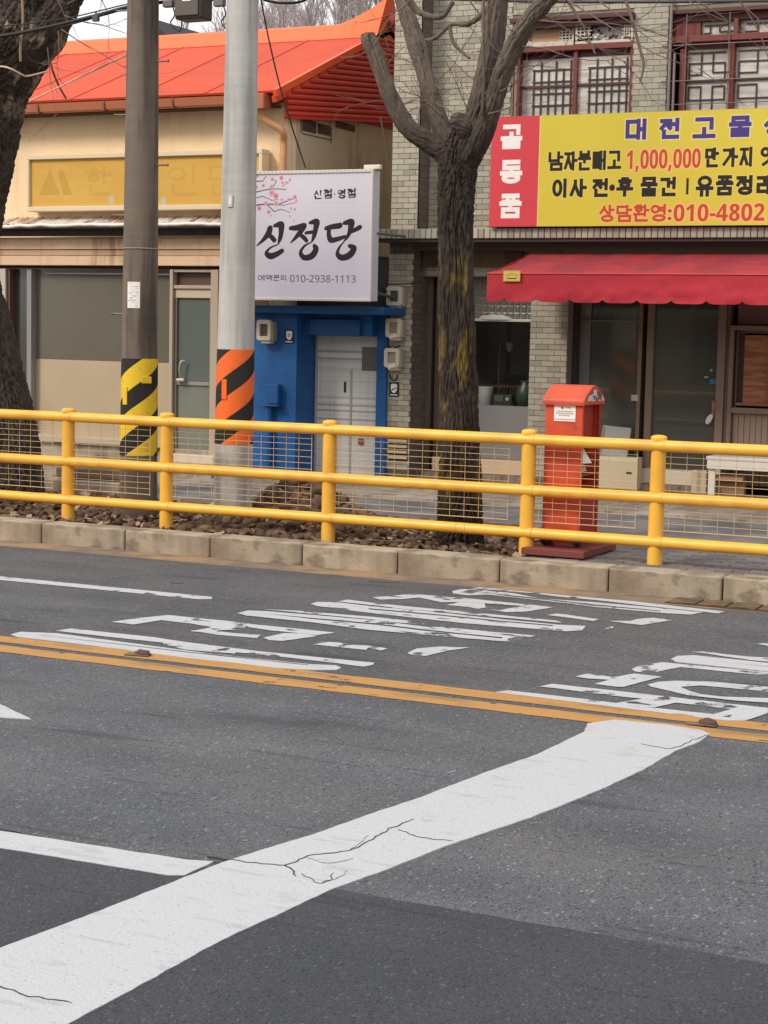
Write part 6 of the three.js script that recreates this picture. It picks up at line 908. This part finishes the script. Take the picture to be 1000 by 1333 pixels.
{ // red awning with a scalloped valance
  const a = thing('awning', 'red fabric awning with scalloped valance over the shop front', 'awning');
  const zf = -4.25, x0 = -7.069, x1 = -2.0, yt = 2.432, yb = 2.155, zt = -5.22, ytop = 2.679, xt = -6.976;
  const fab = tex(512, 512, (u, v, x, y) => { const f = fbm(u, v, 5, 5, 600, 5); return mix(S(196, 42, 56), S(172, 40, 52), f).map((t) => t * (0.96 + 0.08 * hash(x, y, 2))); }, true, 1.5);
  const Mf = mat(null, 0.75, { physical: true, map: fab, side: THREE.DoubleSide, bumpMap: noiseBump, bumpScale: 0.004 });
  const top = new THREE.PlaneGeometry(1, 1, 160, 24), p = top.attributes.position;
  for (let i = 0; i < p.count; i++) { const u = p.getX(i) + 0.5, t = p.getY(i) + 0.5, xa = x0 + (x1 - x0) * u, xb = xt + (x1 - xt) * u, x = xa + (xb - xa) * t, sag = 0.03 * Math.sin(PI * t) * (0.6 + 0.4 * Math.sin(x * 2 * PI / 0.72)); p.setXYZ(i, x, yt + (ytop - yt) * (t ** 0.9) - sag + 0.008 * n3(x * 4, t * 4, 1), zf + (zt - zf) * t); }
  top.computeVertexNormals(); obj('top_sheet', top, mat(null, 0.8, { map: tex(512, 512, (u, v, x, y) => { const f = fbm(u, v, 5, 7, 610, 5); return mix(S(172, 50, 60), S(140, 46, 54), sm(0.3, 0.75, f)); }, true, 1.5), side: THREE.DoubleSide }), a);
  const val = new THREE.PlaneGeometry(1, 1, 420, 8), q = val.attributes.position, per = -6.518 - -6.866;
  for (let i = 0; i < q.count; i++) { const u = q.getX(i) + 0.5, t = 0.5 - q.getY(i), x = x0 + (x1 - x0) * u, ph = ((x - x0) / per + 0.45) % 1, sc = 0.035 * (1 - Math.pow(Math.abs(2 * ph - 1), 7)) - 0.03; q.setXYZ(i, x, yt + (yb - sc - yt) * t + (t ? 0 : 0.004 * n3(x * 3, 1, 2)), zf + 0.006 + 0.03 * t * n3(x * 2.2, t * 2, 4) + 0.012 * t * n3(x * 9, t * 3, 2)); }
  val.computeVertexNormals(); obj('valance', val, Mf, a);
  { const side = new THREE.BufferGeometry().setFromPoints([V3(x0, yt, zf), V3(xt, ytop, zt), V3(x0, yb, zf), V3(xt, yb + 0.05, zt)]); side.setIndex([0, 1, 2, 1, 3, 2]); side.computeVertexNormals(); const sg = side.toNonIndexed(); obj('side_sheet', sg, Mf, a); }
  obj('piping', tube([[x0, yt, zf + 0.008], [(x0 + x1) / 2, yt + 0.004, zf + 0.008], [x1, yt, zf + 0.008]], 0.008, 60, 6), mat(S(206, 70, 80), 0.7), a);
  for (let i = 0; i < 6; i++) { const x = x0 + 0.5 + i * 0.78; obj('frame_arm', bar([x, yt - 0.02, zf - 0.03], [xt + (x1 - xt) * (x - x0) / (x1 - x0), ytop - 0.06, zt], 0.015, 8), mat(S(120, 116, 112), 0.4), a); }
  obj('front_rod', bar([x0 + 0.02, yt - 0.025, zf - 0.02], [x1, yt - 0.025, zf - 0.02], 0.016, 8), mat(S(120, 116, 112), 0.4), a);
  const B = [-6.887,2.463,-6.7,2.352], pr = printed(B[0], B[2], B[3], B[1], zf + 0.03, 1400, (c, X, Y, w, h) => { c.fillStyle = '#d8bc58'; c.fillRect(0, 0, w, h); c.strokeStyle = '#8a6a2a'; c.lineWidth = 6; c.strokeRect(6, 6, w - 12, h - 12); c.strokeStyle = '#33281c'; c.lineWidth = 4; for (let i = 0; i < 5; i++) { c.beginPath(); c.ellipse(w * (0.2 + i * 0.15), h * (0.46 - 0.12 * Math.sin(i / 4 * PI)), w * 0.045, h * 0.11, 0, 0, 7); c.stroke(); } c.fillStyle = '#33281c'; c.fillRect(w * 0.22, h * 0.68, w * 0.56, h * 0.09); });
  obj('label_plate', pr.g, pr.m, a, true);
}

// ---------------------------------------------------------------- small things on the fronts and behind the railing
{
  const Mcase = mat(S(206, 192, 168), 0.5), Mgrey = mat(S(150, 142, 130), 0.5), Mglass = mat(S(92, 92, 84), 0.08, { physical: true, clearcoat: 1, clearcoatRoughness: 0.03 });
  const meter = (label, x, y, z, w, h, win, torn) => {
    const t = thing('electric_meter', label, 'electric meter', [x, y, z], null);
    obj('back_box', rb(-w * 0.5, w * 0.56, -h / 2, h / 2, 0, 0.1, 0.012, 2), Mgrey, t);
    const ring = new THREE.Shape(), rrect = (s, a, c, r) => { s.moveTo(-a + r, -c); s.lineTo(a - r, -c); s.quadraticCurveTo(a, -c, a, -c + r); s.lineTo(a, c - r); s.quadraticCurveTo(a, c, a - r, c); s.lineTo(-a + r, c); s.quadraticCurveTo(-a, c, -a, c - r); s.lineTo(-a, -c + r); s.quadraticCurveTo(-a, -c, -a + r, -c); };
    rrect(ring, w / 2, h / 2, 0.03); const ho = new THREE.Path(); rrect(ho, w * 0.33, h * 0.33, 0.02); ring.holes.push(ho);
    obj('cover_rim', new THREE.ExtrudeGeometry(ring, { depth: 0.03, bevelEnabled: true, bevelSize: 0.006, bevelThickness: 0.008, bevelSegments: 2 }).translate(-0.01, 0.01, 0.1), Mcase, t);
    obj('dial_face', rb(-w * 0.34, w * 0.3, -h * 0.3, h * 0.33, 0.098, 0.104, 0.003), win, t);
    obj('window', rb(-w * 0.33 - 0.01, w * 0.33 - 0.01, -h * 0.32 + 0.01, h * 0.32 + 0.01, 0.114, 0.118, 0.002), mat([0.95, 0.96, 0.95], 0.04, { physical: true, transmission: 1, thickness: 0 }), t);
    obj('terminal_cover', rb(-w * 0.36, w * 0.34, -h / 2 - 0.03, -h / 2 + 0.025, 0.0, 0.11, 0.012, 2), Mcase, t);
    if (torn) obj('torn_label', tr(rb(-0.05, 0.05, -0.02, 0.02, 0, 0.004, 0.002), 0, -h / 2 + 0.02, 0.145, 0.2, 0, 0.35), mat(S(226, 220, 208), 0.7), t);
    return t;
  };
  const W = (s) => S(...s);
  meter('topmost grey electric meter on the brick pier, its window dark and blank', -8.543, 2.2, -5.295, 0.17, 0.2, mat(W([104, 108, 100]), 0.4));
  meter('middle electric meter of the pier with a torn white label under its window', -8.544, 1.856, -5.295, 0.17, 0.2, mat(W([190, 182, 160]), 0.5), true);
  meter('lowest electric meter on the brick pier above the black security plaque', -8.555, 1.528, -5.295, 0.17, 0.2, mat(W([186, 178, 156]), 0.5), true);
  meter('electric meter on the blue wall beside the pale utility pole', -9.975, 1.801, -4.95, 0.17, 0.22, mat(W([120, 100, 84]), 0.4));
  const shield = (label, x, y, z) => {
    const t = thing('security_plaque', label, 'plaque', [x, y, z]); obj('plate', rb(-0.06, 0.06, -0.08, 0.08, 0, 0.008, 0.003), mat(S(36, 34, 36), 0.4), t);
    const s = new THREE.Shape(); s.moveTo(-0.038, 0.055); s.quadraticCurveTo(0, 0.07, 0.038, 0.055); s.lineTo(0.036, 0.0); s.quadraticCurveTo(0.03, -0.03, 0, -0.042); s.quadraticCurveTo(-0.03, -0.03, -0.036, 0); s.closePath(); obj('shield_mark', new THREE.ExtrudeGeometry(s, { depth: 0.003, bevelEnabled: false, curveSegments: 8 }).translate(0, 0, 0.008), mat(S(232, 230, 228), 0.4), t);
    obj('white_bar', bx(-0.045, 0.045, -0.066, -0.054, 0.008, 0.0105), mat(S(210, 208, 206), 0.4), t); return t; };
  const a = shield('black plaque with a white shield on the blue wall beside the meter', -9.727, 1.747, -4.95);
  obj('emblem', new THREE.TorusGeometry(0.014, 0.004, 6, 16).translate(0, 0.012, 0.0115), mat(S(150, 110, 104), 0.5), a);
  const c = shield('black plaque with a white shield below the stacked meters', -8.585, 1.188, -5.297);
  obj('emblem', tr(bx(-0.03, 0.03, -0.006, 0.006, 0, 0.002), 0, 0.005, 0.0115, 0, 0, 0.5), mat(S(60, 56, 58), 0.5), c);
  // meter leads
  const Mcord = mat(S(34, 30, 30), 0.6);
  const lead = (label, pts, r = 0.008) => tag(obj('cable', tube(pts, r, 60, 6), Mcord), label, 'cable');
  lead('black looped lead hanging beside the topmost meter', [[-8.741, 2.289, -5.15], [-8.701, 2.221, -5.11], [-8.654, 2.205, -5.11], [-8.628, 2.256, -5.13], [-8.676, 2.299, -5.17], [-8.655, 2.174, -5.21], [-8.681, 2.049, -5.25], [-8.641, 1.965, -5.25]], 0.011);
  lead('black lead running from the meters along the beam to the shop window', [[-8.65, 2.342, -5.21], [-8.5, 2.343, -5.19], [-8.361, 2.352, -5.19], [-8.242, 2.37, -5.19]], 0.007);
  lead('short black lead between the middle and lowest meters', [[-8.624, 1.67, -5.23], [-8.576, 1.629, -5.19], [-8.52, 1.655, -5.19], [-8.493, 1.673, -5.23]], 0.009);
  lead('short forked black lead between the lowest meter and the plaque', [[-8.626, 1.357, -5.25], [-8.573, 1.3, -5.2], [-8.526, 1.293, -5.2], [-8.523, 1.351, -5.25]], 0.01);
}
{ // white bench table at the shop front
  const x0 = -5.039, z0 = -5.35, yt = 0.621, b = thing('bench', 'white painted wooden bench table with boxes beneath it in front of the shop door', 'bench', [0, 0, 0]);
  const M = mat(S(226, 218, 206), 0.7, { bumpMap: noiseBump, bumpScale: 0.002 });
  obj('top', rb(x0, x0 + 1.7, yt - 0.04, yt, -5.65, z0, 0.006), M, b); obj('apron', rb(x0 + 0.01, x0 + 1.69, yt - 0.13, yt - 0.041, z0 - 0.03, z0 - 0.004, 0.004), M, b);
  for (const [x, z] of [[x0 + 0.05, z0 - 0.04], [x0 + 0.05, -5.6], [x0 + 1.6, z0 - 0.04], [x0 + 1.6, -5.6]]) obj('leg', rb(x - 0.03, x + 0.04, 0.14, yt - 0.041, z - 0.035, z + 0.005, 0.004), M, b);
  const c1 = thing('carton', 'pale upright carton stored under the white bench', 'carton', [-5.135 , 0.22, -5.5]); obj('box', rb(-0.08, 0.08, 0, 0.24, -0.05, 0.05, 0.006), mat(S(196, 180, 156), 0.8), c1); obj('tape', bx(-0.02, 0.02, -0.001, 0.241, 0.05, 0.052), mat(S(176, 150, 116), 0.5), c1);
  const c2 = thing('carton', 'brown carton lying deep under the white bench', 'carton', [-4.824, 0.22, -5.52]); obj('box', rb(-0.14, 0.16, 0, 0.2, -0.05, 0.04, 0.006), mat(S(150, 116, 84), 0.85), c2); obj('flap', tr(bx(-0.14, 0.16, 0, 0.008, 0, 0.1), 0, 0.2, 0.04, 0.5), mat(S(164, 128, 94), 0.85), c2);
  // crate and leaning board by the first door
  const cr = thing('carton', 'pale wide carton standing by the glass door behind the post box', 'carton', [-5.95, 0.22, -5.4]); obj('box', rb(-0.28, 0.17, 0, 0.34, -0.15, 0.02, 0.008), mat(S(206, 190, 158), 0.85), cr); obj('edge_tape', rb(-0.28, 0.17, 0.3, 0.335, 0.02, 0.023, 0.001), mat(S(216, 202, 172), 0.7), cr); obj('hand_hole', rb(0.05, 0.11, 0.16, 0.19, 0.018, 0.022, 0.001), mat(S(90, 70, 54), 0.9), cr);
  const bd = thing('board', 'grey rounded board leaning on the carton behind the post box', 'board', [-6.094, 0.55, -5.5]); obj('panel', tr(rb(-0.16, 0.16, 0, 0.33, -0.015, 0.015, 0.014, 3), 0, 0, 0, -0.2, 0, -0.06), mat(S(150, 148, 142), 0.5), bd); obj('rim', tr(rb(-0.16, -0.13, 0.02, 0.31, 0.014, 0.022, 0.004), 0, 0, 0, -0.2, 0, -0.06), mat(S(120, 118, 114), 0.5), bd);
}
// ---------------------------------------------------------------- overhead lines and the box between the poles
{
  const M = mat(S(30, 28, 28), 0.6), Mg = mat(S(88, 80, 74), 0.7);
  const line = (label, pts, r, m = M, n = 80) => tag(obj('overhead_cable', tube(pts, r, n, 6), m), label, 'cable');
  line('thick black overhead cable running from behind the great tree to the dark pole', [[-11.117, 4.421, -0.9], [-10.411, 4.463, -0.9], [-9.882, 4.524, -0.9], [-9.518, 4.593, -0.95], [-9.173, 4.632, -0.9], [-8.836, 4.653, -0.9], [-8.181, 4.638, -0.85], [-7.332, 4.655, -0.8], [-6.459, 4.751, -0.75]], 0.017);
  line('thin black cable strung just above the thick cable at the dark pole', [[-11.157, 4.536, -0.95], [-9.936, 4.576, -0.95], [-9.553, 4.637, -1], [-9.207, 4.669, -0.95], [-8.136, 4.722, -0.9]], 0.006);
  line('thin cable lashed below the thick cable by the great tree', [[-10.09, 4.478, -0.93], [-9.834, 4.522, -0.95], [-9.511, 4.594, -1], [-9.19, 4.635, -0.95]], 0.006);
  line('grey cable crossing high before the brick building windows', [[-8.294, 5.302, -4.6], [-7.083, 5.192, -4.6], [-5.937, 5.114, -4.6], [-4.402, 5.036, -4.6], [-2.977, 4.973, -4.6]], 0.017, mat(S(66, 62, 60), 0.6));
  line('black looped cable end drooping between the pale pole and the roof', [[-7.866, 4.658, -0.7], [-7.736, 4.591, -0.8], [-7.646, 4.594, -1], [-7.476, 4.603, -1], [-7.33, 4.677, -1]], 0.011);
  line('slack wire dropping across the orange roof to the white sign', [[-8.019, 4.741, -1.2], [-8.697, 4.522, -2.6], [-9.222, 4.22, -3.8], [-9.444, 3.869, -4.5], [-9.37, 3.559, -4.6]], 0.008);
  line('pale wire slanting over the orange roof of the cream house', [[-13.473, 4.102, -4.2], [-12.721, 4.262, -4], [-11.709, 4.366, -3.4], [-9.388, 4.273, -1.2]], 0.01, mat(S(214, 180, 152), 0.6));
  line('thin brown wire hanging down beside the gable of the cream house', [[-8.879, 4.182, -5.4], [-8.827, 3.988, -5.4], [-8.765, 3.713, -5.42]], 0.008, Mg);
  line('thin twisted wire trailing down the roof beside the dark pole', [[-12.038, 4.79, -3.6], [-11.976, 4.582, -3.6], [-12.04, 4.447, -3.8], [-12.225, 4.354, -4.2]], 0.012, mat(S(120, 70, 56), 0.7));
  // cast-iron looking control box hung on the line
  const c = [-8.396, 4.608, -0.75], b = thing('junction_box', 'dark square control box with a small white label hung between the two poles', 'junction box', [c[0], c[1] - 0.16, c[2]]);
  obj('case', rb(-0.145, 0.12, 0, 0.5, -0.1, 0.1, 0.02, 3), mat(S(66, 56, 50), 0.5), b); obj('cover', rb(-0.135, 0.1, 0.025, 0.49, 0.1, 0.116, 0.012, 2), mat(S(92, 80, 70), 0.45), b); obj('label', rb(-0.055, 0.03, 0.145, 0.19, 0.116, 0.119, 0.001), mat(S(232, 226, 210), 0.5), b); obj('hanger', [bar([-0.1, 0.49, 0], [-0.1, 0.62, 0], 0.012), bar([0.08, 0.49, 0], [0.08, 0.62, 0], 0.012), bar([-0.6, 0.55, 0], [0.5, 0.58, 0], 0.02, 8)], Msteel, b);
  for (const [q, l] of [[[-8.693, 4.614, -0.8], 'small grey cable clamp beside the dark pole under the line'], [[-8.121, 4.571, -0.7], 'small grey cable clamp between the control box and pale pole']]) { const k = thing('cable_clamp', l, 'clamp', q); obj('jaw', rb(-0.05, 0.05, -0.03, 0.03, -0.03, 0.03, 0.01, 2), mat(S(108, 104, 104), 0.5), k); obj('tail', tube([[0.03, 0, 0], [0.06, -0.1, 0], [0.02, -0.16, 0], [0.12, -0.24, 0.01], [0.14, -0.05, 0]], 0.006, 30, 6), M, k); }
  const d = thing('cable_clamp', 'tiny clamp on the thick cable against the white sky', 'clamp', [-9.524, 4.565, -0.9]); obj('jaw', rb(-0.03, 0.03, -0.04, 0.02, -0.02, 0.02, 0.006, 1), Mg, d); obj('bolt', cyl(0.008, 0.008, 0.08, 8), Mg, d);
  // triangular roof behind the left roof
  const g = thing('distant_roof', 'dark little gabled roof peeping over the orange ridge beside the dark pole', 'house', [0, 0, 0]); const q = [-16.278, 6.736, -12];
  obj('roof', new THREE.ExtrudeGeometry(new THREE.Shape([new THREE.Vector2(-0.28, -0.3), new THREE.Vector2(0.36, -0.3), new THREE.Vector2(0, 0)]), { depth: 3, bevelEnabled: false }).translate(q[0], q[1], -15), mat(S(52, 48, 50), 0.8), g); obj('wall', bx(q[0] - 0.25, q[0] + 0.3, 0, q[1] - 0.3, -14.8, -12.2), mat(S(120, 110, 100), 0.9), g);
}
// ---------------------------------------------------------------- wooded hill behind the roofs
{
  const prof = [[-70, 10], [-52, 12], [-45, 12.6], [-41, 13.0], [-37, 12.0], [-34, 12.4], [-32, 13.2], [-30, 14.6], [-26, 17], [-20, 20], [-8, 22], [20, 22]];
  const top = (x) => { for (let i = 0; i + 1 < prof.length; i++) if (x <= prof[i + 1][0]) { const t = (x - prof[i][0]) / (prof[i + 1][0] - prof[i][0]); return prof[i][1] + (prof[i + 1][1] - prof[i][1]) * t; } return 22; };
  const hy = (x, z) => (top(x) - 4.2) * sm(-16, -46, z) + 0.6 * n3(x * 0.15, 2, z * 0.15) - 0.3;
  const g = new THREE.PlaneGeometry(90, 36, 90, 36).rotateX(-PI / 2).translate(-25, 0, -34), p = g.attributes.position; for (let i = 0; i < p.count; i++) p.setY(i, hy(p.getX(i), p.getZ(i)));
  g.computeVertexNormals(); struct('hill', g, mat(null, 1, { map: tex(256, 256, (u, v, x, y) => mix(S(150, 130, 118), S(112, 98, 90), sm(0.3, 0.7, fbm(u, v, 12, 12, 900, 4))).map((t) => t * (0.8 + 0.4 * hash(x, y, 3))), true, 5) }));
  // bare winter wood, distance haze put into its paled greys
  const kinds = [0, 1, 2].map(() => { const gs = []; const go = (P, D, l, r, dep) => { const Q = P.clone().addScaledVector(D, l); const b = bar([P.x, P.y, P.z], [Q.x, Q.y, Q.z], r, 4, r * 0.6); gs.push(b); if (!dep) return; const n = dep > 2 ? 4 : 3; for (let i = 0; i < n; i++) go(P.clone().lerp(Q, rr(0.45, 1)), D.clone().add(V3(rr(-0.75, 0.75), rr(-0.1, 0.6), rr(-0.75, 0.75))).normalize(), l * rr(0.5, 0.75), r * 0.55, dep - 1); }; go(V3(0, 0, 0), V3(rr(-0.1, 0.1), 1, 0).normalize(), 1.9, 0.07, 4); return uvm(merge(gs)); });
  const M = new THREE.Matrix4(), Q = new THREE.Quaternion(), woods = structless('bare_woods');
  kinds.forEach((k, n) => { const N = 150, im = new THREE.InstancedMesh(k, mat(S([170, 158, 176][n], [158, 148, 166][n], [156, 146, 166][n]), 1), N); for (let i = 0; i < N; i++) { const z = rr(-50, -30), x = rr(-50, -18); M.compose(V3(x, hy(x, z) - 0.1, z), Q.setFromAxisAngle(V3(0, 1, 0), rr(0, 6)), V3(1, 1, 1).multiplyScalar(rr(0.65, 1.15))); im.setMatrixAt(i, M); } im.name = 'winter_trees'; woods.add(im); });
  function structless(n) { const o = new THREE.Group(); o.name = n; o.userData.kind = 'stuff'; tag(o, 'grey brown bare winter wood on the hillside behind the orange roof', 'woods'); scene.add(o); return o; }
}
// ---------------------------------------------------------------- the far side of the street, mirrored darkly in the shop glass
{
  const o = thing('opposite_building', 'long low grey building across the street behind the viewer', 'building'); const Mw = mat(S(132, 124, 114), 0.9), Mwin = mat(S(60, 64, 68), 0.2);
  obj('wall', bx(-34, 22, 0, 6.2, 24, 32), Mw, o); obj('parapet', rb(-34.1, 22.1, 6.2, 6.6, 23.9, 32.1, 0.05), mat(S(104, 98, 92), 0.9), o);
  for (let i = 0; i < 12; i++) for (const y of [0.6, 3.7]) obj('window', rb(-32 + i * 4.5, -29 + i * 4.5, y, y + 1.8, 23.96, 24.05, 0.02), Mwin, o);
}
scene.traverse((o) => { if (o.isMesh) { o.castShadow = true; o.receiveShadow = true; } });
renderer.render(scene, camera);
